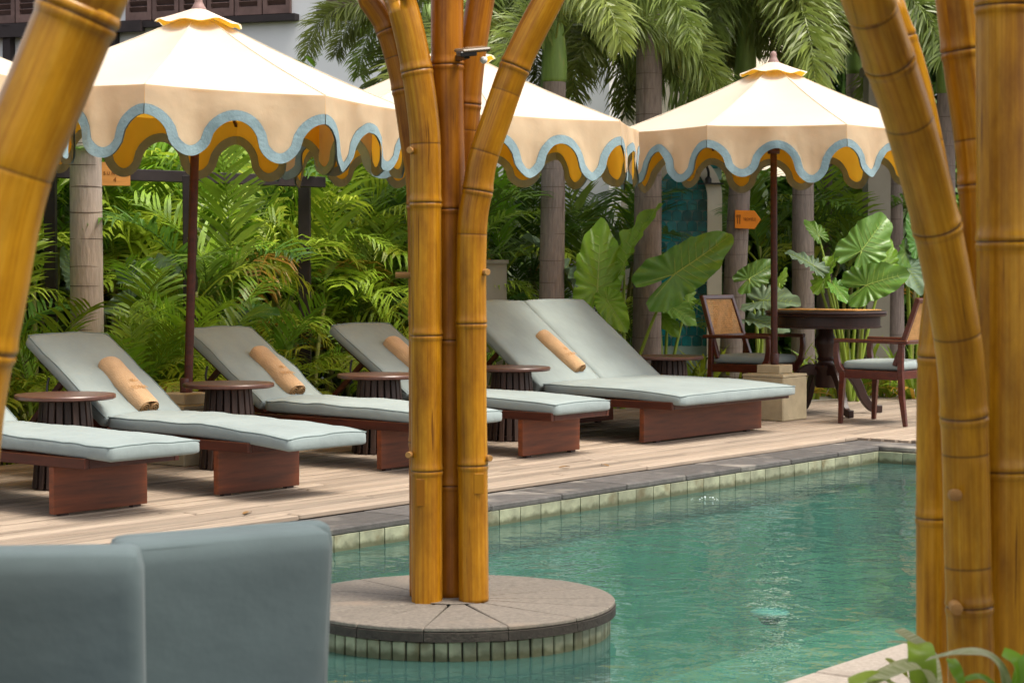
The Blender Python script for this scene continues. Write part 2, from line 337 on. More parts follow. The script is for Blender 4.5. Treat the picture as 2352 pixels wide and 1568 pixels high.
def softbox(L, Wd, T, r, nx=26, ny=12, nz=4, fn=None):
    """cushion block, rounded edges, centred; fn(p) may move points"""
    mb = MB(); idx = {}
    def key(i, j, k):
        q = (i, j, k)
        if q not in idx:
            p = Vector(((i / nx - .5) * L, (j / ny - .5) * Wd, (k / nz - .5) * T))
            ih = Vector((L / 2 - r, Wd / 2 - r, T / 2 - r)); c = Vector([max(-h, min(h, a)) for a, h in zip(p, ih)])
            d = p - c
            if d.length > 1e-6: p = c + d.normalized() * r
            idx[q] = len(mb.v); mb.v.append(tuple(fn(p) if fn else p))
        return idx[q]
    def quad(a, b, c, d): mb.f.append((key(*a), key(*b), key(*c), key(*d)))
    for i in range(nx):
        for j in range(ny):
            quad((i, j, nz), (i + 1, j, nz), (i + 1, j + 1, nz), (i, j + 1, nz)); quad((i, j, 0), (i, j + 1, 0), (i + 1, j + 1, 0), (i + 1, j, 0))
        for k in range(nz):
            quad((i, 0, k), (i + 1, 0, k), (i + 1, 0, k + 1), (i, 0, k + 1)); quad((i, ny, k), (i, ny, k + 1), (i + 1, ny, k + 1), (i + 1, ny, k))
    for j in range(ny):
        for k in range(nz):
            quad((0, j, k), (0, j, k + 1), (0, j + 1, k + 1), (0, j + 1, k)); quad((nx, j, k), (nx, j + 1, k), (nx, j + 1, k + 1), (nx, j, k + 1))
    return mb
def spline(pts, n=10):
    P = [Vector(p) for p in pts]; out = []
    for i in range(len(P) - 1):
        p0 = P[max(i - 1, 0)]; p1 = P[i]; p2 = P[i + 1]; p3 = P[min(i + 2, len(P) - 1)]
        for k in range(n):
            t = k / n; out.append(.5 * ((2 * p1) + (p2 - p0) * t + (2 * p0 - 5 * p1 + 4 * p2 - p3) * t * t + (3 * p1 - p0 - 3 * p2 + p3) * t ** 3))
    out.append(P[-1]); return out
def text_mesh(body, size, mat, depth=.001):
    cu = bpy.data.curves.new('lettering', 'FONT'); cu.body = body; cu.size = size; cu.align_x = 'CENTER'; cu.align_y = 'CENTER'; cu.extrude = depth; cu.resolution_u = 3
    t = bpy.data.objects.new('tmp', cu); COL.objects.link(t)
    me = bpy.data.meshes.new_from_object(t.evaluated_get(bpy.context.evaluated_depsgraph_get()))
    bpy.data.objects.remove(t); me.materials.clear(); me.materials.append(mat); return me

# ------------------------------------------------------------------ the setting: ground, pool, deck
S0, S1, TN = -6.0, 5.42, -3.30            # pool extent
CW = .32                                   # coping width
ZC, ZW = -.02, -.128                        # coping top, water level
def quadmesh(name, quads, z, mat, **k):
    mb = MB()
    for (a, b, c, d) in quads:
        mb.add([PL(*a, z), PL(*b, z), PL(*c, z), PL(*d, z)], [(0, 1, 2, 3)])
    return mb.build(name, mat, **k)
def rect(s0, s1, t0, t1): return ((s0, t1), (s0, t0), (s1, t0), (s1, t1))
g = quadmesh('ground', [rect(-90, 120, .02, 140), rect(-90, 120, -90, TN - .02), rect(-90, S0 - .02, TN - .02, .02), rect(S1 + .02, 120, TN - .02, .02)], -.055, MAT['soil'])
tag(g, kind='structure')
p = MB()
zb = -1.15
c4 = [PL(S0, TN, 0), PL(S1, TN, 0), PL(S1, 0, 0), PL(S0, 0, 0)]
p.add([Vector((q.x, q.y, zb)) for q in c4], [(0, 1, 2, 3)])
for i in range(4):
    a, b = c4[i], c4[(i + 1) % 4]
    p.add([(a.x, a.y, zb), (b.x, b.y, zb), (b.x, b.y, -.056), (a.x, a.y, -.056)], [(0, 3, 2, 1)])
pool = tag(p.build('pool_basin', MAT['pool']), kind='structure')
w = MB(); w.add([(-.01, TN + .012, 0), (S1 - S0, TN + .012, 0), (S1 - S0, -.012, 0), (-.01, -.012, 0)], [(0, 1, 2, 3)])
wo = w.build('pool_water', MAT['water']); wo.location = PL(S0, 0, ZW); wo.rotation_euler = (0, 0, UA); tag(wo, kind='structure')
# waterline tiles, pieces of the basin
TW = .172
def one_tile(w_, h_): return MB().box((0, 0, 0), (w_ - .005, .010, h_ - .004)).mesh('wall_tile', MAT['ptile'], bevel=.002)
t_a, t_b = one_tile(TW, .095), one_tile(TW, .12)
k = 0
s = -2.4
while s < S1 - .015:
    q = min(TW, S1 - .003 - s)
    for (me, z) in ((t_a, -.0985), (t_b, -.207)):
        o = link('wall_tile', me, pool, PL(s + q / 2, -.0055 + random.uniform(-.001, .001), z), (0, 0, UA), (q / TW, 1, 1))
    s += TW
t = -.012
while t - TW > TN:
    for (me, z) in ((t_a, -.0985), (t_b, -.207)):
        link('wall_tile', me, pool, PL(S1 - .0055, t - TW / 2, z), (0, 0, UA + R(90)))
    t -= TW
# coping
cop = MB().box((1.3, CW / 2 + .02, -.0525), (8, .24, .003)); copo = cop.build('pool_coping', MAT['soil'], loc=PL(0, 0, 0), rot=(0, 0, UA)); tag(copo, kind='structure')
def slab(s0, s1, t0, t1, mat, zt=ZC, th=.032):
    MB().box((0, 0, -th / 2), (s1 - s0 - .006, t1 - t0, th)).build('coping_stone', MAT[mat], copo, bevel=.006,
        loc=((s0 + s1) / 2, (t0 + t1) / 2, zt + random.uniform(-.0015, .0015)), rot=(0, 0, R(random.uniform(-.12, .12))))
s = -2.81
while s < S1 - .1: slab(s, min(s + .59, S1), -.012, CW, 'stone'); s += .59
s = -6.0
while s < S1: slab(s, min(s + .59, S1), TN - CW, TN + .012, 'pale_stone'); s += .59
t = CW
while t > TN - CW: slab(S1 + .004, S1 + CW, max(t - .59, TN - CW), t - .006, 'stone'); t -= .59
# near terrace beyond the near coping
ter = quadmesh('terrace', [rect(-8, 1.2, -9, TN - CW - .01)], -.024, MAT['pave']); tag(ter, kind='structure')
path = quadmesh('paving', [rect(7.5, 16, 2.33, 4.0)], -.012, MAT['pave']); tag(path, kind='structure')
# deck boards
deck = MB()
deck.box((4.4, 1.8, -.045), (14, .06, .012)); deck.box((4.4, .6, -.045), (14, .06, .012)); deck.box((4.4, 3.1, -.045), (6, .06, .012))
decko = deck.build('deck', MAT['soil'], loc=PL(0, 0, 0), rot=(0, 0, UA)); tag(decko, kind='structure')
BW = .101
plank_me = [MB().box((0, 0, -.0125), (1, BW - .013 - .001 * i, .025)).mesh('plank', MAT['plank'], bevel=.004) for i in range(3)]
def planks(t0, rows, s0, s1, stagger=True):
    for r_ in range(rows):
        t_ = t0 + (r_ + .5) * BW; e = (s1(t_) if callable(s1) else s1); s_ = s0 - (random.uniform(0, 1.8) if stagger else 0)
        while s_ < e - .05:
            L = min(random.choice((2.4, 2.9, 3.4)), e - s_)
            link('plank', random.choice(plank_me), decko, (s_ + L / 2, t_, random.uniform(-.0025, .0025)), (0, 0, 0), (L - .005, 1, 1)); s_ += L
planks(.34, 30, -1.6, lambda t: 11.8 if t < 2.32 else 7.45)
planks(-1.58, 19, S1 + CW + .012, 10.6, False)

# ------------------------------------------------------------------ round platform in the pool
PC = Pz(1041, 1374.5, -.015); PR = .572
pl = empty('round_platform', (PC.x, PC.y, -.015))
tag(pl, 'round stone platform in the pool carrying the bamboo column', 'platform')
MB().lathe([(.50, -1.13), (.50, -.05), (.48, -.045)], n=48).build('core', MAT['pool'], pl, smooth=True, angle=40)
cuts = [0, 26, 48, 75, 104, 130, 158, 186, 214, 238, 262, 290, 318, 342, 360]
for i in range(len(cuts) - 1):
    a0, a1 = R(cuts[i] + .10), R(cuts[i + 1] - .10); poly = []
    n_ = 8
    for j in range(n_ + 1):
        a = a0 + (a1 - a0) * j / n_; poly.append((PR * math.cos(a), PR * math.sin(a)))
    for j in range(n_, -1, -3):
        a = a0 + (a1 - a0) * max(j, 0) / n_; poly.append((.10 * math.cos(a), .10 * math.sin(a)))
    mb = MB(); mb.prism(poly, .014, (0, 0, -.007 + random.uniform(-.001, .001)), (1, 0, 0), (0, 1, 0)); mb.build('wedge_slab', MAT['sand'], pl, bevel=.003)
    rim = MB(); vs = []; fs = []
    for j in range(n_ + 1):
        a = a0 + (a1 - a0) * j / n_
        for rr, zz in ((PR - .006, -.0142), (PR + .003, -.017), (PR + .003, -.046), (PR - .02, -.048)): vs.append((rr * math.cos(a), rr * math.sin(a), zz))
    for j in range(n_):
        for q in range(3): fs.append((j * 4 + q, j * 4 + q + 1, j * 4 + q + 5, j * 4 + q + 4))
    rim.add(vs, fs); rim.build('rim_stone', MAT['rim'], pl, smooth=True, angle=40)
MB().lathe([(.105, -.004), (.13, .003), (.02, .006)], n=20).build('mortar_collar', MAT['sand'], pl)
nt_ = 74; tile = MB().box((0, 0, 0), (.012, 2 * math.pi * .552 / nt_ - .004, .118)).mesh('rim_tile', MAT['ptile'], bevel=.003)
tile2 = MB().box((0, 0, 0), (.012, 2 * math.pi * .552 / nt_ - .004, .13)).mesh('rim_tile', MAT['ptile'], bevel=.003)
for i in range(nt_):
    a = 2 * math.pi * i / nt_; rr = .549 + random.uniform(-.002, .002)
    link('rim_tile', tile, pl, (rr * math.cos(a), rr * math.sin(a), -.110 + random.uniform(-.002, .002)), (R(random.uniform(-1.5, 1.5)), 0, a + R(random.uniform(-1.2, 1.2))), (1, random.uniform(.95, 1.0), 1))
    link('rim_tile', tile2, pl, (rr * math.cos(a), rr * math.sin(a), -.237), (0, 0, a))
MB().lathe([(.543, -.40), (.543, -.052)], n=64).build('tile_bed', MAT['rim'], pl, smooth=True, angle=40)

# ------------------------------------------------------------------ bamboo
def bamboo_pole(parent, pts, Ys, r, nodes=(), cutl=(), mat='bamboo', n=28, stubs=(), name='bamboo_pole'):
    """pts: outline centre in picture pixels, Ys: distance of each point"""
    if not isinstance(Ys, (list, tuple)): Ys = [Ys] * len(pts)
    (xa, ya), (xb, yb) = pts[0], pts[1]                      # carry the pole on up out of view, to roof height
    Yr = Ys[0]; top = CY + F * 0 - 0; zr = 3.22
    pyr = 615 - (zr - CH) / Yr * F * 1.0
    pts = [(xa + (xa - xb) / (ya - yb) * (pyr - ya), pyr)] + list(pts); Ys = [Yr] + list(Ys)
    q = spline([(a, b, y) for (a, b), y in zip(pts, Ys)], 24)
    P = [Py(*v) for v in q]; al = [0]
    for i in range(1, len(P)): al.append(al[-1] + (P[i] - P[i - 1]).length)
    def at(L):
        L = max(0, min(al[-1], L)); i = 0
        lo, hi = 0, len(al) - 1
        while hi - lo > 1:
            mid = (lo + hi) // 2
            if al[mid] <= L: lo = mid
            else: hi = mid
        k = (L - al[lo]) / max(1e-9, al[hi] - al[lo]); return P[lo].lerp(P[hi], k)
    def find(py): return al[min(range(len(q)), key=lambda i: abs(q[i][1] - py))]
    rings = {}
    L = 0
    while L < al[-1]: rings[round(L, 4)] = (1.0, 0); L += .035
    rings[round(al[-1], 4)] = (1.0, 0)
    for py in nodes:
        c = find(py)
        for k in list(rings):
            if abs(k - c) < .03: del rings[k]
        for d, rr, a in ((-.032, 1.0, 0), (-.016, 1.025, .0), (-.008, 1.06, .03), (-.0030, 1.045, .12), (-.0008, 1.005, .78), (.0010, 1.005, .78), (.0035, 1.045, .12), (.010, 1.055, .05), (.018, 1.01, .16), (.021, 1.0, 0), (.034, 1.0, 0)):
            rings[round(max(0, min(al[-1], c + d)), 4)] = (rr, a)
    for py in cutl:
        c = find(py)
        for d, rr, a in ((-.004, 1, 0), (-.0009, .99, .6), (.0009, .99, .6), (.004, 1, 0)): rings[round(max(0, min(al[-1], c + d)), 4)] = (rr, a)
    ks = sorted(rings); vs = []; uv = []; at_ = []; fs = []
    y = None
    for i, L in enumerate(ks):
        p_ = at(L); t_ = (at(L + .03) - at(L - .03)).normalized()
        if y is None: y = t_.orthogonal().normalized()
        y = (y - t_ * y.dot(t_)).normalized(); z = t_.cross(y); rr, a = rings[L]
        for k in range(n + 1):
            th = 2 * math.pi * k / n; wob = 1 + .012 * noise.noise((p_.x * 9 + math.cos(th), p_.z * 6, math.sin(th)))
            vs.append(p_ + (y * math.cos(th) + z * math.sin(th)) * r * rr * wob); uv.append((k / n, L)); at_.append(a)
    m = n + 1
    for i in range(len(ks) - 1):
        for k in range(n): fs.append((i * m + k, i * m + k + 1, i * m + m + k + 1, i * m + m + k))
    e = (len(ks) - 1) * m
    fs += [tuple(range(n - 1, -1, -1)), tuple(range(e, e + n))]
    me = bpy.data.meshes.new(name); me.from_pydata([tuple(v) for v in vs], [], fs); me.materials.append(MAT[mat])
    ul = me.uv_layers.new(name='UVMap')
    for lp in me.loops: ul.data[lp.index].uv = uv[lp.vertex_index]
    av = me.attributes.new('node', 'FLOAT', 'POINT'); av.data.foreach_set('value', at_)
    me.polygons.foreach_set('use_smooth', [len(f.vertices) == 4 for f in me.polygons])
    if sum((me.polygons[0].center - Vector(vs[0])).to_tuple()) is None: pass
    o = link(name, me, parent); o.matrix_parent_inverse = parent.matrix_basis.inverted()
    bm = bmesh.new(); bm.from_mesh(me); bmesh.ops.recalc_face_normals(bm, faces=bm.faces); bm.to_mesh(me); bm.free()
    for (py, side) in stubs:                                  # cut side shoots at a node
        c = at(find(py)); d = (Vector((side, -1, .25))).normalized()
        sb = MB().tube([c + d * (r * .9), c + d * (r * 1.10), c + d * (r * 1.17)], [r * .26, r * .2, r * .08], 8)
        b = sb.build('shoot_stub', MAT['peg'], o, smooth=True); b.matrix_parent_inverse = parent.matrix_basis.inverted()
    return o
def peg(parent, px, py, Y, dirv, L=.05, r=.0115):
    c = Py(px, py, Y); d = Vector(dirv).normalized()
    o = MB().tube([c - d * L / 2, c + d * L * .47, c + d * L / 2], [r, r, r * .85], 12).build('peg', MAT['peg'], parent, smooth=True, angle=40)
    o.matrix_parent_inverse = parent.matrix_basis.inverted()

bc = empty('bamboo_column', (PC.x, PC.y, -.012)); tag(bc, 'branching column of five bamboo poles on the round pool platform', 'bamboo column')
zb = PC.y
bamboo_pole(bc, [(830, -60), (853, 0), (890, 61), (925, 181), (950, 334), (963, 437), (968, 700), (969, 1000), (970, 1366)], zb + .06, .046, [70, 205, 470, 720, 1010], [130], 'bamboo_red')
bamboo_pole(bc, [(1118, -70), (1104, 0), (1080, 156), (1068, 300), (1058, 450), (1050, 700), (1047, 1000), (1046, 1366)], zb + .11, .050, [240, 560, 900], [300], 'bamboo_red')
bamboo_pole(bc, [(1027, -60), (1027, 100), (1028, 230), (1032, 480), (1034, 1000), (1035, 1374)], zb + .04, .0575, [150, 482, 778, 1112], [], 'bamboo_red')
bamboo_pole(bc, [(893, -60), (919, 0), (941, 80), (958, 167), (970, 250), (977, 331), (978, 466), (979, 770), (980, 1080), (981, 1385)], zb - .05, .0545, [163, 466, 776, 1085], [331], 'bamboo', stubs=[(163, .1), (776, .05)])
bamboo_pole(bc, [(1300, -80), (1259, 0), (1215, 85), (1180, 161), (1143, 265), (1109, 365), (1097, 438), (1084, 538), (1083, 850), (1086, 1100), (1088, 1379)], zb - .05, .0525, [155, 438, 747, 1072], [212, 350, 540], 'bamboo', stubs=[(438, -.5), (1072, -.9)])
peg(bc, 1112, 625, zb - .075, (.6, -1, 0)); peg(bc, 928, 632, zb + .03, (1, .1, 0), .06); peg(bc, 1117, 1051, zb - .06, (.7, -1, 0)); peg(bc, 944, 1043, zb - .07, (-.3, -1, 0), .06); peg(bc, 945, 346, zb - .08, (-.25, -1, 0))
for (x0, x1, y0, y1) in ((956, 976, 1100, 1162), (1089, 1112, 1087, 1133)):       # rectangular plugs let into the poles
    q = Py((x0 + x1) / 2, (y0 + y1) / 2, zb - .05 - .0527); kx = zb / F
    o = MB().box((0, 0, 0), ((x1 - x0) * kx, .0035, (y1 - y0) * kx)).build('plug', MAT['bamboo'], bc, bevel=.0012); o.location = q - bc.location
# solar lamp on the column
sp = Py(1085, 115, zb - .09); sol = empty('solar_lamp', sp, R(20)); tag(sol, 'small brown solar lamp strapped high on the bamboo column', 'lamp')
rt = Matrix.Rotation(R(-7), 3, 'Y') @ Matrix.Rotation(R(8), 3, 'X')
MB().box((0, 0, 0), (.105, .095, .014), rt).build('housing', MAT['solar'], sol, bevel=.005)
MB().box((.01, 0, .0085), (.07, .055, .004), rt).build('panel', MAT['solar_top'], sol)
MB().box((-.028, -.02, -.016), (.06, .05, .018), rt).build('battery_box', MAT['black'], sol, bevel=.003)
MB().lathe([(.006, -.012), (.014, -.004), (.012, .008), (.002, .012)], (.052, .03, -.03), 12).build('bulb', MAT['plaster'], sol, smooth=True)
MB().bar((-.02, .0, -.02), (-.02, .10, -.02), .02, .02).build('bracket', MAT['black'], sol)

rc = empty('bamboo_column', (1.02, 4.4, -.02)); tag(rc, 'blurred cluster of four thick bamboo poles at the right edge', 'bamboo column')
bamboo_pole(rc, [(2020, -120), (2032, 0), (2082, 150), (2118, 300), (2150, 480), (2166, 640), (2152, 800), (2147, 1000), (2147, 1568), (2147, 2100)], 4.62, .043, [90, 460, 820, 1190, 1560], [330, 560], 'bamboo_near')
bamboo_pole(rc, [(2180, -150), (2200, 0), (2218, 150), (2243, 320), (2256, 500), (2262, 800), (2264, 1568), (2264, 2100)], 4.66, .052, [118, 420, 800, 1200], [322], 'bamboo_near')
bamboo_pole(rc, [(2300, -150), (2303, 0), (2305, 555), (2306, 1080), (2306, 1568), (2306, 2160)], 4.34, .0585, [18, 556, 1072, 1640], [], 'bamboo_near', stubs=[(556, -.5)])
bamboo_pole(rc, [(1945, -150), (1995, 0), (2042, 139), (2088, 278), (2152, 519), (2198, 768), (2215, 965), (2224, 1300), (2231, 1568), (2233, 2180)], [3.8, 3.86, 3.95, 4.02, 4.14, 4.2, 4.24, 4.26, 4.26, 4.26], .0500, [139, 524, 958, 1393, 1800], [30, 278, 770, 1040, 1300], 'bamboo_near', stubs=[(139, .5), (958, .8)])
peg(rc, 2193, 1136, 4.20, (-.1, -1, .1), .05, .013); peg(rc, 2195, 1394, 4.20, (-.1, -1, 0), .05, .013)
lb = empty('leaning_bamboo', Vector((-.92, 3.2, -.02))); tag(lb, 'thick amber bamboo pole leaning across the left edge, out of focus', 'bamboo pole')
bamboo_pole(lb, [(250, -140), (192, 0), (95, 236), (36, 374), (-2, 513), (-38, 708), (-80, 912), (-110, 1200), (-140, 1568), (-190, 2440)], 3.12, .0635, [38, 800, 1300], [392], 'bamboo_near', stubs=[(38, .6)])

# unseen thatched roof, inferred from the bamboo, its extent set to shade the foreground
rf = empty('unseen_roof', PL(-1, -9.6, 3.2), UA); tag(rf, 'unseen thatched roof over the near terrace, inferred from the bamboo, placed to shade the foreground', 'roof')
for i in range(9): MB().tube([(-6 + i * 1.5, -4.2, .03), (-6 + i * 1.5, 4.05, .03)], .05, 10).build('rafter', MAT['bamboo_red'], rf, smooth=True)
for i in range(5): MB().tube([(-6.3, -4 + i * 2, .13), (6.3, -4 + i * 2, .13)], .045, 10).build('purlin', MAT['bamboo_red'], rf, smooth=True)
MB().box((0, 0, .26), (12.8, 8.4, .16)).build('thatch', MAT['thatch'], rf, bevel=.04)

# ------------------------------------------------------------------ sofa in the foreground
u1, u2 = Vector((math.cos(R(40)), math.sin(R(40)), 0)), None
sfa = empty('sofa', (0, 0, 0)); tag(sfa, 'blue-grey upholstered sofa back in the near left corner', 'sofa')
def soft_cushion(L, Wd, T, r, seed, amp=.006, nx=26, ny=16):
    def fn(p):
        k = noise.noise((p.x * 3 + seed, p.y * 3, p.z * 3 + seed)) * amp
        b = (1 - (2 * p.x / L) ** 2) * (1 - (2 * p.y / Wd) ** 2)
        return Vector((p.x, p.y, p.z * (1 + .06 * b) + k))
    return softbox(L, Wd, T, r, nx, ny, 6, fn)
def sofa_cushion(c_px, top_py, width, ang, Yc, lean=6, h=.62, th=.10, seed=1, dz=0):
    c = Py(c_px, top_py, Yc); mb = soft_cushion(width, h, th, .027, seed)
    o = mb.build('back_cushion', MAT['fabric_shaded'], sfa, smooth=True)
    # local x along width, local y up, local z towards the camera
    o.rotation_euler = (R(90 + lean), 0, ang); up = Matrix.Rotation(ang, 3, 'Z') @ Vector((0, math.sin(R(lean)), math.cos(R(lean))))
    up = Matrix.Rotation(ang, 3, 'Z') @ (Matrix.Rotation(R(90 + lean), 3, 'X') @ Vector((0, 1, 0)))
    o.location = c - up * (h / 2) + Vector((0, 0, dz))
    pts = []; hx, hy, q = width / 2 - .010, h / 2 - .010, .03
    for (cx_, cy_, a0_) in ((-hx + q, hy - q, 180), (hx - q, hy - q, 90)):
        pts += [(cx_ + q * math.cos(R(a0_ - k * 15)), cy_ + q * math.sin(R(a0_ - k * 15)), th / 2 - .010) for k in range(7)]
    pts = [(-hx, -hy + .03, th / 2 - .010)] + pts + [(hx, -hy + .03, th / 2 - .010)]
    MB().tube(pts, .0018, 6, False).build('piping', MAT['fabric_shaded'], o, smooth=True); return o
sofa_cushion(100, 1258, .34, R(6), 3.40, 5, seed=2)
sofa_cushion(512, 1224, .43, R(33), 3.72, 5, seed=5)
bk = sofa_cushion(514, 1212, .46, R(33), 3.81, 5, th=.07, seed=9)
bk.name = 'back_pad'
base_c = Vector((-.50, 3.45, 0))
rot33 = Matrix.Rotation(R(33), 3, 'Z')
MB().box((-.62, 3.36, .135), (1.0, .72, .17), rot33).build('base', MAT['fabric_shaded'], sfa, bevel=.02)
MB().box((-.62, 3.36, .28), (.98, .70, .11), rot33).build('seat_cushion', MAT['fabric_shaded'], sfa, bevel=.03)
for dx, dy in ((-.45, -.3), (.45, -.3), (-.45, .3), (.45, .3)):
    q = Vector((-.62, 3.36, .012)) + rot33 @ Vector((dx, dy, 0)); MB().box(q, (.05, .05, .072), rot33).build('foot', MAT['darkwood'], sfa)

# ------------------------------------------------------------------ sun loungers
def lounger_parts(root, wd, seat_x, panel_x, back_len=.79, back_ang=33, split=False, seed=1, sag=.02, wr=1.4, double_pipe=False):
    """local x: towards the foot, hinge at x=0; local y: across"""
    HZ = .285
    fx = panel_x + .24
    for sgn in (-1, 1):
        MB().box(((fx - .80) / 2, sgn * (wd / 2 - .015), HZ - .025), (fx + .80, .03, .05)).build('side_rail', MAT['redwood'], root, bevel=.003)
    MB().box((fx - .015, 0, HZ - .026), (.03, wd - .064, .046)).build('end_rail', MAT['redwood'], root, bevel=.003)
    MB().box((-.785, 0, HZ - .026), (.03, wd - .064, .046)).build('end_rail', MAT['redwood'], root, bevel=.003)
    for i in range(7):
        x = fx - .09 - i * (fx - .12) / 6.5; MB().box((x, 0, HZ - .012), (.07, wd - .064, .016)).build('slat', MAT['redwood_h'], root)
    for x in (panel_x, -.45):
        pz = MB().box((x, 0, .123), (.036, wd - .01, .222)); pz.build('leg_panel', MAT['redwood_h'], root, bevel=.002)
        for y in (-.38, .38): MB().box((x, y * wd, .0065), (.03, .05, .012)).build('foot', MAT['darkwood'], root)
    L = seat_x
    def seat(p):
        k = noise.noise((p.x * 4 + seed * 7.1, p.y * 4, seed)) * .007 * wr + noise.noise((p.x * 13 + seed * 3, p.y * 9, seed)) * .0025 * wr
        over = max(0, p.x + L / 2 - fx) if True else 0
        crown = .010 * (1 - (2 * p.y / wd) ** 2)
        return Vector((p.x + L / 2 + .015, p.y + .004 * noise.noise((p.x * 5, seed, p.z * 8)), p.z + HZ + .036 + (k + crown if p.z > 0 else 0) + .012 * (1 - p.x / L - .5) - sag * max(0, (p.x / L + .5 - .45) / .55) ** 2))
    T = .072
    sc_ = softbox(L, wd - .02, T, .022, 40, 16, 4, seat).build('seat_cushion', MAT['fabric'], root, smooth=True)
    def edge(mbfn, L_, side_z):
        pts = []
        hx, hy = L_ / 2 - .006, (wd - .02) / 2 - .006
        for (a, b) in (((-hx, -hy), (hx, -hy)), ((hx, -hy), (hx, hy)), ((hx, hy), (-hx, hy))):
            for i in range(24): pts.append((a[0] + (b[0] - a[0]) * i / 24, a[1] + (b[1] - a[1]) * i / 24))
        return [mbfn(Vector((x, y, side_z))) for x, y in pts]
    MB().tube(edge(seat, L, T / 2 - .006), .0032, 6, False).build('piping', MAT['piping'], sc_, smooth=True)
    ca, sa = math.cos(R(back_ang)), math.sin(R(back_ang))
    def backf(y0, w_):
        def f(p):
            k = noise.noise((p.x * 5 + seed * 3.3, p.y * 5 + y0, seed + 4)) * .008 * wr + noise.noise((p.x * 14, p.y * 12 + seed, 2)) * .003 * wr
            crown = .012 * (1 - (2 * p.y / w_) ** 2)
            d = p.x + back_len / 2; h = p.z + .036 + (k + crown if p.z > 0 else 0)
            return Vector((-d * ca - h * sa * -1 - .012 - .02, p.y + y0, HZ + d * sa + h * ca + .012))
        return f
    for y0, w_ in (((-wd / 4, wd / 2 - .003), (wd / 4, wd / 2 - .003)) if split else ((0, wd - .02),)):
        f = backf(y0, w_)
        b = softbox(back_len, w_, .07, .010 if split else .024, 24, 14, 4, f).build('back_cushion', MAT['fabric'], root, smooth=True)
        b.data.flip_normals()
        hx, hy = back_len / 2 - .006, w_ / 2 - .006; pts = []
        for (a, c) in (((-hx, -hy), (hx, -hy)), ((hx, -hy), (hx, hy)), ((hx, hy), (-hx, hy))):
            for i in range(20): pts.append(f(Vector((a[0] + (c[0] - a[0]) * i / 20, a[1] + (c[1] - a[1]) * i / 20, .029))))
        MB().tube(pts, .0032, 6, False).build('piping', MAT['piping'], b, smooth=True)
    bf = MB()
    for sgn in (-1, 1): bf.bar((-.02, sgn * (wd / 2 - .06), HZ + .0), (-.02 - .72 * ca, sgn * (wd / 2 - .06), HZ + .72 * sa), .03, .025)
    for d in (.12, .30, .48, .70): bf.bar((-.02 - d * ca, -wd / 2 + .07, HZ + d * sa - .002), (-.02 - d * ca, wd / 2 - .07, HZ + d * sa - .002), .04, .014)
    bf.build('back_frame', MAT['redwood'], root)
    for sgn in (-1, 1):
        MB().bar((-.02 - .5 * ca, sgn * (wd / 2 - .09), HZ + .5 * sa - .02), (-.74, sgn * (wd / 2 - .09), HZ - .01), .025, .03).build('prop', MAT['redwood'], root)
    hn = [Vector((-.30, -wd / 2 + .02, HZ + .12)), Vector((-.40, -wd / 2 + .0, HZ + .14)), Vector((-.47, -wd / 2 - .0, HZ + .19)), Vector((-.48, -wd / 2 + .02, HZ + .27))]
    MB().tube(spline(hn, 6), .007, 8).build('handle', MAT['black'], root, smooth=True)
    return root
LV = math.atan2(V.y, V.x)
def lounger(foot_near, wd, seat_x, over, label, dyaw=0, **k):
    a = LV + R(dyaw); v = Vector((math.cos(a), math.sin(a), 0)); u = Vector((-v.y, v.x, 0))
    org = Vector((foot_near[0], foot_near[1], 0)) + u * (wd / 2) - v * (seat_x + .015)
    r_ = empty('sun_lounger', org, a); tag(r_, label, 'sun lounger', 'sun loungers along the pool deck')
    lounger_parts(r_, wd, seat_x, seat_x - over, **k); return r_
LS = []
LS.append(lounger((-1.821, 8.904), .58, 1.32, .39, 'sun lounger cut off by the left edge, only its foot end in view', seed=1, sag=.012))
LS.append(lounger((-1.098, 9.639), .585, 1.37, .50, 'sun lounger with towel whose cushion droops over the foot end', -1, seed=2, sag=.035, wr=1.5))
LS.append(lounger((-.40, 10.94), .58, 1.38, .44, 'creased sun lounger with towel, its foot passing behind the bamboo column', seed=3, wr=1.7))
LS.append(lounger((.256, 11.843), .60, 1.17, .25, 'smooth sun lounger crossed by the bamboo column, its foot just right of it', seed=4, wr=.5))
LS.append(lounger((1.087, 12.76), 1.50, 1.13, .29, 'extra wide double sun lounger with a two-piece backrest', seed=5, split=True, back_len=.92, back_ang=38, wr=.6, sag=.03))

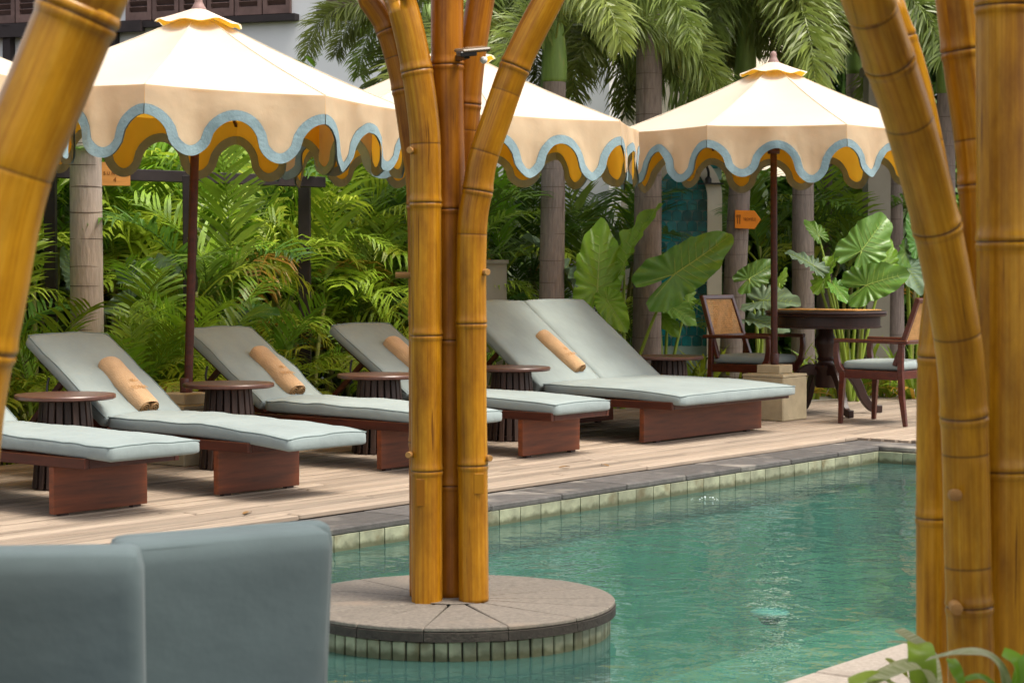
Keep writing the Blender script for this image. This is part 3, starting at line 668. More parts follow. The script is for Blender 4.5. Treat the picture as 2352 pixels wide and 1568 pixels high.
# towels
def towel(parent_l, y, d0, label, yaw=0, ang=33, L=.43):
    root = empty('rolled_towel'); root.matrix_world = Matrix.Translation(parent_l.location) @ Matrix.Rotation(parent_l.rotation_euler.z, 4, 'Z') @ \
        Matrix.Translation((-.03 - d0 * math.cos(R(ang)), y, .285 + d0 * math.sin(R(ang)) + .128)) @ Matrix.Rotation(R(ang), 4, 'Y') @ Matrix.Rotation(R(yaw), 4, 'Z')
    tag(root, label, 'towel', 'rolled tan towels')
    n = 30; m = 22; vs = []; fs = []; sd = random.random() * 9
    for i in range(m + 1):
        x = (i / m - .5) * L; e = min(1, (1 - abs(2 * i / m - 1)) * 9); k = .90 + .10 * math.sqrt(e)
        for j in range(n):
            a = 2 * math.pi * j / n; ry, rz = .070 * k, .053 * k
            w_ = 1 + .05 * noise.noise((x * 9 + sd, math.cos(a) * 1.5, math.sin(a) * 1.5)) + .02 * noise.noise((x * 25, a * 2, sd))
            vs.append((x, ry * w_ * math.copysign(abs(math.cos(a)) ** .85, math.cos(a)), rz * w_ * math.copysign(abs(math.sin(a)) ** .85, math.sin(a))))
    for i in range(m):
        for j in range(n): fs.append((i * n + j, i * n + (j + 1) % n, i * n + n + (j + 1) % n, i * n + n + j))
    mb = MB(); mb.add(vs, fs); b = mb.build('roll', MAT['towel'], root, smooth=True)
    for sx in (-1, 1):
        for yy in (-.031, .031):
            pts = []
            for q in range(46):
                a = q * .32; rr = .027 * (1 - q / 52); pts.append((sx * (L / 2 - .006), yy + rr * math.cos(a) * 1.05, rr * math.sin(a) * 1.35))
            sp_ = MB().sweep(pts, .022, .0045, (1, 0, 0)); sp_.build('spiral_end', MAT['towel_in'], b)
    MB().lathe([(.001, -.001), (.001, .001)], n=4)
    cap = MB(); cap.prism([(.060 * math.cos(2 * math.pi * j / 20), .043 * math.sin(2 * math.pi * j / 20)) for j in range(20)], L - .06, (0, 0, 0), (0, 1, 0), (0, 0, 1)); cap.build('inner_fold', MAT['towel_in'], b)
    tm = text_mesh('SONA', .040, MAT['towel_mark'], .0006)
    link('lettering', tm, b, (L * .20, -.004, .0545), (0, 0, R(90)))
    em = MB()
    for q in range(5):
        a = R(20 + 35 * q); em.bar((L * .08, -.004, .0545), (L * .08 - .028 * math.sin(a), -.004 + .030 * math.cos(a), .0542), .004, .0012)
    em.build('emblem', MAT['towel_mark'], b)
towel(LS[1], 0.03, .175, 'rolled tan towel leaning on the leftmost full backrest', -2)
towel(LS[2], 0.04, .19, 'rolled tan towel on the creased lounger left of the bamboo column', -3)
towel(LS[3], 0.03, .25, 'rolled tan towel half hidden by the bamboo column', 0)
towel(LS[4], -.22, .235, 'rolled tan towel on the double lounger backrest', 6, 38, .40)

# ------------------------------------------------------------------ side tables
def side_table():
    r_ = empty('side_table')
    MB().lathe([(.02, .4645), (.252, .4645), (.262, .470), (.2625, .484), (.258, .490), (.02, .490)], n=56).build('table_top', MAT['tabletop'], r_, smooth=True, angle=35)
    MB().lathe([(.115, .445), (.115, .463)], n=32).build('top_ring', MAT['darkwood'], r_)
    MB().lathe([(.150, .004), (.150, .03), (.10, .03)], n=32).build('base_ring', MAT['darkwood'], r_)
    MB().lathe([(.075, .03), (.062, .445)], n=20).build('core', MAT['darkwood'], r_)
    sl_ = MB(); sl_.bar((.166, 0, .0), (.124, 0, .462), .032, .016, (0, 1, 0)); me = sl_.mesh('slat', MAT['slatwood'], bevel=.002)
    me2 = MB().bar((.166, 0, .0), (.124, 0, .462), .016, .032, (0, 1, 0)).mesh('slat', MAT['slatwood'], bevel=.002)
    for i in range(20): link('slat', me2, r_, (0, 0, 0), (0, 0, 2 * math.pi * i / 20))
    return r_
st0 = side_table()
TL = [((-2.35, 10.40), 'low round side table nearest the left edge, beside the leftmost towel'), ((-1.636, 11.42), 'low round side table between the first two towel loungers'),
      (PL(2.90, 2.15)[:2], 'low round side table left of the bamboo column, its right side hidden'), (PL(4.13, 2.06)[:2], 'low round side table directly right of the bamboo column'),
      (PL(6.16, 2.14)[:2], 'low round side table between double lounger and cane armchair')]
for i, (xy, lab) in enumerate(TL):
    o = st0 if i == 0 else copy_tree(st0)
    o.location = (xy[0], xy[1], .002); o.rotation_euler = (0, 0, i * .7); tag(o, lab, 'side table', 'low slatted side tables')

# ------------------------------------------------------------------ parasols
def parasol(loc, a0, label, seed, tilt=(0, 0), rr=1.27, NS=8, dz=0, tz=0):
    root = empty('parasol', loc); tag(root, label, 'parasol', 'scalloped cream parasols'); rnd = random.Random(seed)
    ZR, ZA = 2.10 + dz, 2.64 + dz
    tx, ty = tilt
    def lean(p):          # the pole leans a little, the canopy goes with it
        return Vector((p[0] + tx * p[2], p[1] + ty * p[2], p[2] + tz * p[0]))
    cor = [Vector((rr * math.sin(a0 + 2 * math.pi * k / NS), -rr * math.cos(a0 + 2 * math.pi * k / NS), 0)) for k in range(NS)]
    def roof(off, name, mat, par):
        mb = MB(); nr, na = 10, 12
        for k in range(NS):
            A, Bc = cor[k], cor[(k + 1) % NS]; vs = []; fs = []
            for i in range(nr + 1):
                q = .035 + .965 * i / nr
                for j in range(na + 1):
                    s_ = j / na; p_ = (A.lerp(Bc, s_)) * q
                    sagv = .030 * math.sin(math.pi * s_) * math.sin(math.pi * min(1, q)) + .02 * math.sin(math.pi * q)
                    wr_ = .004 * noise.noise((p_.x * 4 + seed, p_.y * 4, off))
                    z = ZA - (ZA - ZR) * q - sagv + wr_ * math.sin(math.pi * min(1, q)) + off - (.008 * math.sin(math.pi * s_) if i == nr else 0)
                    vs.append(lean((p_.x, p_.y, z)))
            for i in range(nr):
                for j in range(na): fs.append((i * (na + 1) + j, (i + 1) * (na + 1) + j, (i + 1) * (na + 1) + j + 1, i * (na + 1) + j + 1))
            mb.add(vs, fs)
        return mb.build(name, MAT[mat], par, smooth=True, angle=12)
    can = roof(0, 'canopy', 'canopy', root); roof(-.012, 'lining', 'lining', root)
    for k in range(NS):
        pts = [lean((cor[k].x * q, cor[k].y * q, ZA - (ZA - ZR) * q - .02 * math.sin(math.pi * q) + .003)) for q in [.05 + .95 * i / 10 for i in range(11)]]
        MB().tube(pts, .0028, 5, False).build('seam', MAT['canopy'], can, smooth=True)
    # valance, two scallops to a side
    dmin, dmax, bw, M_ = .155, .372, .055, 60
    outer, band, inner, iband = MB(), MB(), MB(), MB()
    for k in range(NS):
        A, Bc = cor[k], cor[(k + 1) % NS]; Lf = (Bc - A).length; ex = (Bc - A) / Lf; nout = Vector((ex.y, -ex.x, 0))
        if nout.dot(A + Bc) < 0: nout = -nout
        ph = [rnd.uniform(-1, 1) for _ in range(7)]
        def d(s_):
            c = math.cos(4 * math.pi * s_); c = math.copysign(abs(c) ** .58, c); lob = .5 - .5 * c
            return dmin + (dmax - dmin + .03 * (ph[0] if s_ < .5 else ph[1])) * lob
        def place(x, y, inset):
            s_ = x / Lf; f_ = math.sin(math.pi * max(0, min(1, s_)))
            o_ = (y / .38) * (.045 * ph[2] * f_ + .034 * math.sin(4 * math.pi * s_ + ph[3]) * f_ + .010 * math.sin(11 * math.pi * s_ + ph[4] * 3) * f_) \
                + .022 * noise.noise((s_ * 6 + seed, y * 5, k)) * f_ * min(1, y * 6) + .007 * noise.noise((s_ * 19 + seed, y * 13, k)) * f_ * min(1, y * 6) - inset + .012 * y / .38
            p_ = A + ex * x + nout * o_
            return lean((p_.x, p_.y, ZR - y - .008 * f_))
        ctr = [(i / M_ * Lf, d(i / M_)) for i in range(M_ + 1)]; inn = []
        for i in range(M_ + 1):
            a_, b_ = ctr[max(0, i - 1)], ctr[min(M_, i + 1)]
            dx, dy = (b_[0] - a_[0], b_[1] - a_[1]) if 0 < i < M_ else (1, 0)
            q = math.hypot(dx, dy); inn.append((min(Lf, max(0, ctr[i][0] + dy / q * bw)), ctr[i][1] - dx / q * bw))
        for (mbo, mbb, ins) in ((outer, band, 0), (inner, iband, .007)):
            vs = []; fs = []; nr = 6
            for i in range(M_ + 1):
                for r_ in range(nr + 1): vs.append(place(inn[i][0] * (r_ / nr) + (i / M_ * Lf) * (1 - r_ / nr), inn[i][1] * r_ / nr, ins))
            for i in range(M_):
                for r_ in range(nr): fs.append((i * (nr + 1) + r_, i * (nr + 1) + r_ + 1, (i + 1) * (nr + 1) + r_ + 1, (i + 1) * (nr + 1) + r_))
            mbo.add(vs, fs)
            vs = []; fs = []
            for i in range(M_ + 1):
                for r_ in range(4):
                    q = r_ / 3; vs.append(place(inn[i][0] * (1 - q) + ctr[i][0] * q, inn[i][1] * (1 - q) + ctr[i][1] * q, ins + (-.003 if ins == 0 else .002)))
            for i in range(M_):
                for r_ in range(3): fs.append((i * 4 + r_, i * 4 + r_ + 1, i * 4 + r_ + 5, i * 4 + r_ + 4))
            mbb.add(vs, fs)
    va = outer.build('valance', MAT['valance'], root, smooth=True); band.build('trim', MAT['trim'], va, smooth=True)
    vi = inner.build('valance_lining', MAT['lining'], root, smooth=True); iband.build('trim_reverse_shaded', MAT['trim_shaded'], vi, smooth=True)
    # vent cap with wavy edge, finial
    mb = MB(); vs = []; fs = []; na = 48
    for i, (r_, z) in enumerate(((.02, .022), (.05, .010), (.10, -.011), (.15, -.032), (.21, -.056), (.255, -.072))):
        for j in range(na):
            a = 2 * math.pi * j / na; wv = .009 * math.sin(8 * a + seed) * (i / 5) ** 2 + .008 * math.sin(3 * a + 2 * seed) * (i / 5) ** 2
            vs.append(lean((r_ * math.sin(a), -r_ * math.cos(a), ZA + .002 + z + wv)))
    for i in range(5):
        for j in range(na): fs.append((i * na + j, (i + 1) * na + j, (i + 1) * na + (j + 1) % na, i * na + (j + 1) % na))
    ft0 = lean((0, 0, ZA)); mb.add(vs, fs); cp = mb.build('vent_cap', MAT['canopy'], root, smooth=True)
    mb2 = MB(); mb2.add([(ft0.x + (x - ft0.x) * .955, ft0.y + (y - ft0.y) * .955, z - .004) for x, y, z in vs], fs); mb2.build('cap_lining', MAT['lining'], cp, smooth=True)
    ft = lean((0, 0, ZA)); MB().lathe([(.044, -.002), (.044, .020), (.032, .040), (.022, .062), (.026, .076), (.018, .094), (.004, .100)], ft, 16).build('finial', MAT['finial'], root, smooth=True)
    MB().tube([lean((0, 0, .42)), lean((0, 0, 1.5)), lean((0, 0, ZA + .01))], .026, 16).build('pole', MAT['redwood'], root, smooth=True, angle=40)
    for k in range(NS):
        e_ = lean((cor[k].x * .975, cor[k].y * .975, ZR - .034)); h_ = lean((cor[k].x * .04, cor[k].y * .04, ZA - .085)); m_ = lean((cor[k].x * .5, cor[k].y * .5, (ZR + ZA) / 2 - .07)); s_ = lean((cor[k].x * .04, cor[k].y * .04, 2.06))
        rb = MB().bar(h_, e_, .018, .022).build('rib', MAT['redwood'], root); MB().bar(s_, m_, .014, .018).build('strut', MAT['redwood'], rb)
    MB().lathe([(.045, 2.02), (.05, 2.05), (.045, 2.08)], (tx * 2.05, ty * 2.05, 0), 14).build('runner', MAT['redwood'], root, smooth=True)
    b = empty('base', (0, 0, 0), LV, root)
    MB().box((0, 0, .165), (.36, .36, .33)).build('block', MAT['concrete'], b, bevel=.008)
    MB().lathe([(.225, .330), (.255, .333), (.25, .350), (.165, .352)], n=4, ph=R(45)).build('ledge', MAT['concrete'], b)
    MB().box((0, 0, .385), (.20, .20, .066)).build('cap_block', MAT['concrete'], b, bevel=.006)
    MB().lathe([(.034, .418), (.034, .50), (.030, .505)], n=16).build('sleeve', MAT['redwood'], b, smooth=True, angle=40)
    return root
U1 = PL(1.69, 2.60); U2 = PL(4.08, 2.47); U3 = PL(6.79, 1.59); U0 = PL(-.42, 3.0)
parasol(U1, R(-3), 'large cream scalloped parasol at upper left with its whole roof showing', 3, (.034, 0), tz=-.035, dz=.015)
parasol(U2, R(12), 'cream scalloped parasol behind the branching bamboo column', 5, (-.004, 0))
parasol(U3, R(-29), 'cream scalloped parasol over the dining table at right', 8, (-.008, 0), dz=.055)
parasol(U0, R(8), 'cream scalloped parasol peeking in behind the leaning bamboo at the left edge', 11)

# ------------------------------------------------------------------ dining set
DT = Vector((2.48, 15.65, 0))
dt = empty('dining_table', DT, LV); dt.scale = (1.05, 1.05, 1.05); tag(dt, 'round dark dining table on a carved pedestal with four splayed legs', 'table')
MB().lathe([(.02, .735), (.425, .735), (.45, .742), (.455, .752), (.445, .758), (.455, .764), (.452, .778), (.44, .782), (.02, .782)], n=64).build('table_top', MAT['darkwood'], dt, smooth=True, angle=30)
MB().lathe([(.40, .650), (.415, .656), (.415, .664), (.405, .668), (.405, .735)], n=64).build('apron', MAT['darkwood'], dt, smooth=True, angle=30)
MB().lathe([(.07, .20), (.085, .22), (.085, .33), (.10, .345), (.10, .365), (.06, .385), (.055, .40), (.07, .415), (.055, .43), (.06, .45), (.082, .52), (.085, .56), (.06, .60), (.055, .66)], n=32, flute=-.06).build('pedestal', MAT['darkwood'], dt, smooth=True, angle=45)
legp = spline([(.06, 0, .33), (.16, 0, .33), (.25, 0, .24), (.31, 0, .12), (.37, 0, .045), (.42, 0, .03)], 6)
wl = [.05 - .012 * i / len(legp) for i in range(len(legp))]; hl = [.085 - .035 * i / len(legp) for i in range(len(legp))]
lm = MB().sweep(legp, wl, hl, (0, 1, 0)); lm.box((.43, 0, .030), (.06, .045, .056)); lme = lm.mesh('leg', MAT['darkwood'], bevel=.004)
for i in range(4): link('leg', lme, dt, (0, 0, .002), (0, 0, R(45 + 90 * i + 8)))
def placemat(x, y, rz, label):
    poly = [(.215 * math.cos(R(a)), .17 * math.sin(R(a))) for a in (25, 70, 110, 155, 205, 250, 290, 335)]
    mb = MB(); mb.prism([(-.21, -.16), (.21, -.16), (.21, .16), (-.21, .16)], .006, (0, 0, 0), (1, 0, 0), (0, 1, 0))
    o = mb.build('placemat', MAT['mat'], bevel=.002); o.location = (DT.x + x, DT.y + y, .8255); o.rotation_euler = (0, 0, rz); tag(o, label, 'placemat', 'straw placemats on the dining table')
placemat(-.15, .12, LV + R(90), 'straw placemat on the far left of the dining table'); placemat(.17, -.14, LV + R(90), 'straw placemat on the near right of the dining table')

def armchair(loc, rz, label):
    r_ = empty('cane_armchair', loc, rz); tag(r_, label, 'armchair', 'cane-backed armchairs at the dining table'); m = MAT['chairwood']
    for sgn in (-1, 1):
        y = sgn * .262
        MB().sweep([(.255, y, 0), (.245, y, .25), (.235, y, .385)], [.030, .036, .04], [.030, .040, .05], (0, 1, 0)).build('front_leg', m, r_, bevel=.003)
        MB().sweep([(-.275, y, 0), (-.245, y, .22), (-.235, y, .40), (-.235, y, .60)], [.028, .034, .034, .032], [.030, .042, .042, .036], (0, 1, 0)).build('rear_leg', m, r_, bevel=.003)
        MB().bar((-.215, y, .365), (.22, y, .372), .030, .062).build('side_rail', m, r_, bevel=.003)
        ap = spline([(.235, y, .375), (.275, y, .43), (.292, y, .52), (.290, y, .605)], 5)
        MB().sweep(ap, .036, [.05 - .018 * i / len(ap) for i in range(len(ap))], (0, 1, 0)).build('arm_support', m, r_, bevel=.003)
        MB().bar((-.30, y, .612), (.305, y, .618), .050, .026).build('armrest', m, r_, bevel=.005)
    MB().box((.222, 0, .368), (.032, .484, .06)).build('front_rail', m, r_, bevel=.003); MB().box((-.222, 0, .37), (.03, .484, .06)).build('rear_rail', m, r_, bevel=.003)
    MB().box((0, 0, .392), (.41, .484, .014)).build('seat_board', m, r_)
    def sf(p): return Vector((p.x + .005, p.y, p.z + .434 + (.012 * (1 - (p.x / .25) ** 2) * (1 - (p.y / .26) ** 2) if p.z > 0 else 0)))
    softbox(.49, .50, .064, .028, 16, 16, 4, sf).build('seat_cushion', MAT['fabric'], r_, smooth=True)
    # reclined cane back
    bk = empty('backrest', (-.235, 0, .60), 0, r_); bk.rotation_euler = (0, R(-19), 0)
    for sgn in (-1, 1): MB().bar((0, sgn * .243, -.17), (0, sgn * .215, .335), .036, .036, (1, 0, 0)).build('back_post', m, bk, bevel=.004)
    MB().box((0, 0, .335), (.036, .468, .036)).build('top_rail', m, bk, bevel=.005); MB().box((0, 0, .012), (.030, .44, .03)).build('lower_rail', m, bk, bevel=.004)
    cn = MB()
    for i in range(25): y0 = -.205 + .41 * i / 24; cn.box((0, y0 * .97, .173), (.003, .0085, .292))
    for i in range(18): cn.box((.002, 0, .034 + .278 * i / 17), (.003, .42, .0085))
    for i in range(24):
        a = -.21 + .42 * i / 23; cn.bar((.0035, max(-.205, a - .14), .034), (.0035, min(.205, a + .14), .31), .0015, .0035, (1, 0, 0))
    tag(cn.build('cane_panel', MAT['cane'], bk), 'woven honey-coloured cane back')
    return r_
armchair(Vector((1.918, 15.70, .001)), LV, 'cane-backed armchair facing right beside the arrow sign, cushion seen from its side')
armchair(Vector((2.805, 14.75, .001)), LV + math.pi, 'cane-backed armchair half hidden by the right bamboo cluster')

# ------------------------------------------------------------------ white building with shutters
WA = R(-20.5); WX = Vector((math.cos(WA), math.sin(WA), 0)); WN = Vector((math.sin(WA), -math.cos(WA), 0))    # WN faces the camera
WP = Vector(((450 - CX) / F * 22, 22, 0))
def wall_hit(px, py):
    d = ray(px, py); o = Vector((0, 0, CH)); k = (WP - o).dot(WN) / d.dot(WN); q = o + d * k; return (q - WP).dot(WX), q.z
wb = empty('white_building', WP, WA); tag(wb, 'white plastered building with brown louvred shutters behind the palms', 'building')
xr, _ = wall_hit(1400, 100); xl = -9.0
MB().box(((xl + xr) / 2, .2, 3.4), (xr - xl, .4, 6.9)).build('wall', MAT['plaster'], wb)
def shutter(x0, x1, z0, hgt, slats=9):
    fr = MB(); w_ = x1 - x0; t_ = .05
    fr.box((x0 + t_ / 2, -.025, z0 + hgt / 2), (t_, .045, hgt)); fr.box((x1 - t_ / 2, -.025, z0 + hgt / 2), (t_, .045, hgt)); fr.box(((x0 + x1) / 2, -.025, z0 + .045), (w_ - 2 * t_, .04, .09)); fr.box(((x0 + x1) / 2, -.025, z0 + hgt - .03), (w_ - 2 * t_, .04, .06))
    o = fr.build('shutter', MAT['shutter'], wb)
    rt_ = Matrix.Rotation(R(42), 3, 'X')
    for i in range(slats): MB().box(((x0 + x1) / 2, -.022, z0 + .125 + i * .068), (w_ - 2 * t_, .008, .066), rt_).build('slat', MAT['shutter'], o)
    MB().box(((x0 + x1) / 2, -.003, z0 + hgt / 2), (w_ - .02, .004, hgt)).build('backing', MAT['blackwood'], o)
for (pa, pb, py, nn) in ((292, 672, 50, 6), (752, 905, 22, 2), (1492, 1580, 16, 1), (-40, 122, 58, 2)):
    if pa > 1400: continue
    xa, za = wall_hit(pa, py); xb, zb2 = wall_hit(pb, py); z0 = za
    for i in range(nn): shutter(xa + (xb - xa) * i / nn + .008, xa + (xb - xa) * (i + 1) / nn - .008, z0, 1.15)
    MB().box(((xa + xb) / 2, -.05, z0 - .05), (xb - xa + .16, .12, .07)).build('sill', MAT['blackwood'], wb)
x0, z0 = wall_hit(285, 110); x1, z1 = wall_hit(0, 110)
for i in range(5): MB().box((x1 - .3 + i * (x0 - x1 + .2) / 4, -.06, z0 - .35), (.10, .10, 1.3)).build('balcony_post', MAT['blackwood'], wb)
MB().box(((x0 + x1) / 2, -.10, z0 + .22), (x0 - x1 + .6, .10, .12)).build('balcony_rail', MAT['blackwood'], wb)
# cream wing at the right
wg = empty('cream_wing', (0, 0, 0)); tag(wg, 'tall cream wing wall behind the hanging palm fronds', 'building')
A_ = Py(1385, 600, 21.4); B_ = Py(1600, 600, 21.0); C_ = B_ + Vector((.45, .89, 0)) * 3.2
MB().bar((A_.x, A_.y, 3.0), (B_.x, B_.y, 3.0), .25, 6.2).build('wall', MAT['cream'], wg)
MB().bar((B_.x, B_.y + .14, 1.85), (C_.x, C_.y + .14, 1.85), .25, 3.96).build('low_wall', MAT['cream'], wg)
wq = Py(1536, 0, 20.86); MB().box((wq.x, wq.y - .02, wq.z + .3), (.46, .05, .92)).build('window_frame', MAT['shutter'], wg); MB().box((wq.x, wq.y - .05, wq.z + .3), (.36, .03, .8)).build('pane', MAT['blackwood'], wg)
gp = empty('garden_pillar', Py(2010, 900, 18.6)); gp.location.z = -.05; tag(gp, 'plain grey rendered pillar among palms behind the dining table', 'pillar')
MB().box((0, 0, 1.5), (.21, .3, 3.0)).build('shaft', MAT['greywall'], gp)
MB().box((0, 0, 3.04), (.27, .36, .08)).build('cap', MAT['greywall'], gp)
gp2 = empty('planter_pillar', Py(1136, 900, 16.2)); gp2.location.z = -.05; tag(gp2, 'short grey pillar with a plant beside the bamboo column', 'pillar')
MB().box((0, 0, .62), (.20, .24, 1.24)).build('shaft', MAT['greywall'], gp2); MB().box((0, 0, 1.255), (.23, .27, .03)).build('cap', MAT['greywall'], gp2)

# ------------------------------------------------------------------ tiled outdoor shower niche
NQ = Py(1566, 640, 18.6); nc = empty('shower_niche', (NQ.x, NQ.y, -.05), R(-4)); tag(nc, 'arched outdoor shower niche lined with teal scale tiles', 'shower')
hw, sp0, wf = .235, 1.86, .135
def arch(r_): return [(-r_, 0)] + [(-r_ * math.cos(R(a)), sp0 + (r_ + .05) * math.sin(R(a))) for a in range(0, 181, 10)] + [(r_, 0)]
ai, ao = arch(hw), arch(hw + wf)
mb = MB(); n_ = len(ai); vs = []
for (x, z) in ai: vs += [(x, -.10, z), (x, .06, z)]
for (x, z) in ao: vs += [(x, -.10, z), (x, .06, z)]
fs = []
for i in range(n_ - 1):
    a = 2 * i; b = 2 * n_ + 2 * i
    fs += [(a, a + 2, b + 2, b), (a + 1, b + 1, b + 3, a + 3), (a, a + 1, a + 3, a + 2), (b, b + 2, b + 3, b + 1)]
mb.add(vs, fs); mb.build('surround', MAT['cream'], nc)
MB().box((0, .085, 1.12), (.74, .05, 2.24)).build('back_wall', MAT['grout'], nc)
tw, thh = .0965, .098
sp_poly = [(-.044, -.046), (-.03, -.05), (.03, -.05), (.044, -.046), (.045, .02), (.036, .038), (.012, .046), (0, .052), (-.012, .046), (-.036, .038), (-.045, .02)]
tme = MB().prism(sp_poly, .012).mesh('teal_tile', MAT['teal'], bevel=.002)
for r_ in range(18):
    for c_ in range(6):
        x = (c_ - 2.5 + (.5 if r_ % 2 else 0)) * tw
        if abs(x) < .31: link('teal_tile', tme, nc, (x, .056, .52 + r_ * thh), (R(random.uniform(-2, 2)), 0, R(random.uniform(-2, 2))))
MB().tube(spline([(.24, -.10, 2.02), (.24, -.16, 2.10), (.20, -.20, 2.17), (.13, -.22, 2.17), (.11, -.23, 2.10)], 6), .012, 8).build('shower_pipe', MAT['black'], nc, smooth=True)
MB().box((.26, -.15, 1.985), (.24, .10, .012)).build('shelf', MAT['black'], nc); MB().lathe([(.03, -.06), (.03, -.02), (.015, 0)], (.24, -.15, 2.05), 12).build('valve', MAT['black'], nc)
MB().lathe([(.05, 0), (.05, .012), (.012, .03)], (.11, -.23, 2.07), 16).build('shower_head', MAT['black'], nc)

# ------------------------------------------------------------------ pergola and signs
pg = empty('pergola', (0, 0, 0)); tag(pg, 'dark timber pergola frame in the planting at left', 'pergola')
def post(px, Y, w_, ztop):
    q = Py(px, 600, Y); MB().box((q.x, q.y, (ztop - .06) / 2), (w_, w_, ztop + .06)).build('post', MAT['blackwood'], pg, bevel=.004)
post(117, 13.3, .075, 1.80); post(437, 13.9, .09, 1.80); post(700, 15.2, .09, 1.80)
a = Py(85, 398, 13.3); b = Py(740, 398, 15.0); MB().bar((a.x, a.y, 1.80), (b.x, b.y, 1.80), .09, .08).build('beam', MAT['blackwood'], pg, bevel=.004)
sq = Py(268, 401, 13.62); sg = empty('wooden_sign', sq, R(12)); tag(sg, 'square orange wooden sign reading SUNSET 4 hung on the pergola beam', 'sign')
sg.location.y -= .065
MB().box((0, 0, 0), (.207, .014, .160)).build('board', MAT['sign'], sg, bevel=.002)
link('lettering', text_mesh('S U N S E T', .031, MAT['ink']), sg, (0, -.0085, .004), (R(90), 0, 0)); link('lettering', text_mesh('4', .045, MAT['ink']), sg, (0, -.0085, -.04), (R(90), 0, 0))
for x in (-.092, .092): MB().lathe([(.004, -.002), (.004, .002)], (0, 0, 0), 8).build('nail', MAT['ink'], sg, loc=(x, -.0075, .03), rot=(R(90), 0, 0))

# ------------------------------------------------------------------ foliage meshes
def ribbon(mb, path, widths, nrm, fold=0.0):
    """leaf blade along a path; a V fold gives it a keel"""
    P = [Vector(p) for p in path]; k = len(mb.v); n = len(P)
    for i, p_ in enumerate(P):
        t_ = (P[min(i + 1, n - 1)] - P[max(i - 1, 0)]).normalized(); y = Vector(nrm).cross(t_)
        y = y.normalized() if y.length > 1e-4 else t_.orthogonal().normalized(); up = t_.cross(y).normalized()
        w_ = widths[i]
        if fold: mb.v += [tuple(p_ + y * w_ + up * fold * w_), tuple(p_), tuple(p_ - y * w_ + up * fold * w_)]
        else: mb.v += [tuple(p_ + y * w_), tuple(p_ - y * w_)]
    m = 3 if fold else 2
    for i in range(n - 1):
        for q in range(m - 1): mb.f.append((k + i * m + q, k + i * m + q + 1, k + i * m + m + q + 1, k + i * m + m + q))
def frond_mesh(L, npair, ll, lw, e0, e1, mat, seed, vee=.35, plume=0, droop=.5, stalk=.2, name='frond', curl=0):
    rd = random.Random(seed); mb = MB(); P = []; T = []; N_ = 16; p_ = Vector((0, 0, 0)); yaw = 0
    for i in range(N_ + 1):
        t_ = i / N_; e = e0 + (e1 - e0) * t_ ** 1.3; yaw = curl * t_ * t_
        d = Vector((math.cos(e) * math.cos(yaw), math.cos(e) * math.sin(yaw), math.sin(e))); P.append(p_.copy()); T.append(d); p_ = p_ + d * (L / N_)
    def at(t_):
        x = t_ * N_; i = min(N_ - 1, int(x)); return P[i].lerp(P[i + 1], x - i), T[i].lerp(T[i + 1], x - i).normalized()
    mb.tube(P, [.010 * (1 - .85 * i / N_) + .001 for i in range(N_ + 1)], 4, False)
    for i in range(npair):
        t_ = stalk + (1 - stalk) * (i + .5) / npair; c, d = at(t_); side = Vector((0, 0, 1)).cross(d)
        side = side.normalized() if side.length > .05 else Vector((0, 1, 0)); up = d.cross(side).normalized()
        prof = (math.sin(math.pi * (.12 + .80 * ((t_ - stalk) / (1 - stalk)))) ** .65)
        ks = ((1, None), (-1, None)) if not plume else tuple((1, rd.uniform(0, 2 * math.pi)) for _ in range(plume))
        for sg_, pa in ks:
            if rd.random() < .05: continue
            fw = R(38 + 26 * t_ + rd.uniform(-9, 9))
            if pa is None: lat = (side * sg_ + up * (vee + rd.uniform(-.15, .15))).normalized()
            else: lat = (side * math.cos(pa) + up * math.sin(pa)).normalized(); fw = R(50 + rd.uniform(-14, 14))
            dr = d * math.cos(fw) + lat * math.sin(fw); l_ = ll * prof * rd.uniform(.85, 1.1); g_ = Vector((0, 0, -1)) * droop
            pts = [c, c + dr * l_ * .35 + g_ * l_ * .02, c + dr * l_ * .70 + g_ * l_ * .12, c + (dr + g_ * .30).normalized() * l_ * .98 + g_ * l_ * .10]
            nn = up if pa is None else lat.cross(d)
            ribbon(mb, pts, [lw * .45, lw, lw * .75, lw * .06], nn + Vector((rd.uniform(-.3, .3), rd.uniform(-.3, .3), .1)))
    return mb.mesh(name, MAT[mat], smooth=False)
AR = [frond_mesh(rnd_l, 24, ll_, .0165, R(e0), R(e1), m_, sd, ve_, 0, dr_, .24, curl=cu) for rnd_l, ll_, e0, e1, m_, sd, cu, ve_, dr_ in
      ((1.45, .46, 82, 18, 'areca', 1, .2, .5, .5), (1.45, .44, 70, -34, 'areca', 2, -.3, .3, .9), (1.30, .42, 62, -48, 'areca_lt', 3, .25, .1, 1.1), (1.55, .50, 86, 40, 'areca', 4, -.1, .6, .6),
       (1.15, .38, 52, -56, 'areca_lt', 5, .1, .25, .8), (1.45, .46, 76, -20, 'dark_leaf', 6, -.25, .4, .7), (1.5, .48, 80, -5, 'areca_lt', 7, .3, .2, 1.0))]
ARY = frond_mesh(1.0, 20, .34, .014, R(40), R(-70), 'areca_yel', 9, .3, 0, .8, .2)
FX = [frond_mesh(L_, 56, .40, .0095, R(e0), R(e1), 'fox', sd, .3, 8, .55, .14, curl=cu) for L_, e0, e1, sd, cu in ((2.2, 42, -86, 21, .2), (2.2, 58, -80, 22, -.2), (2.0, 12, -88, 23, .1), (2.0, 28, -84, 24, -.1))]
def clear(q):
    px = CX + F * q.x / q.y; return 95 < px < 300 and q.y < 14.6
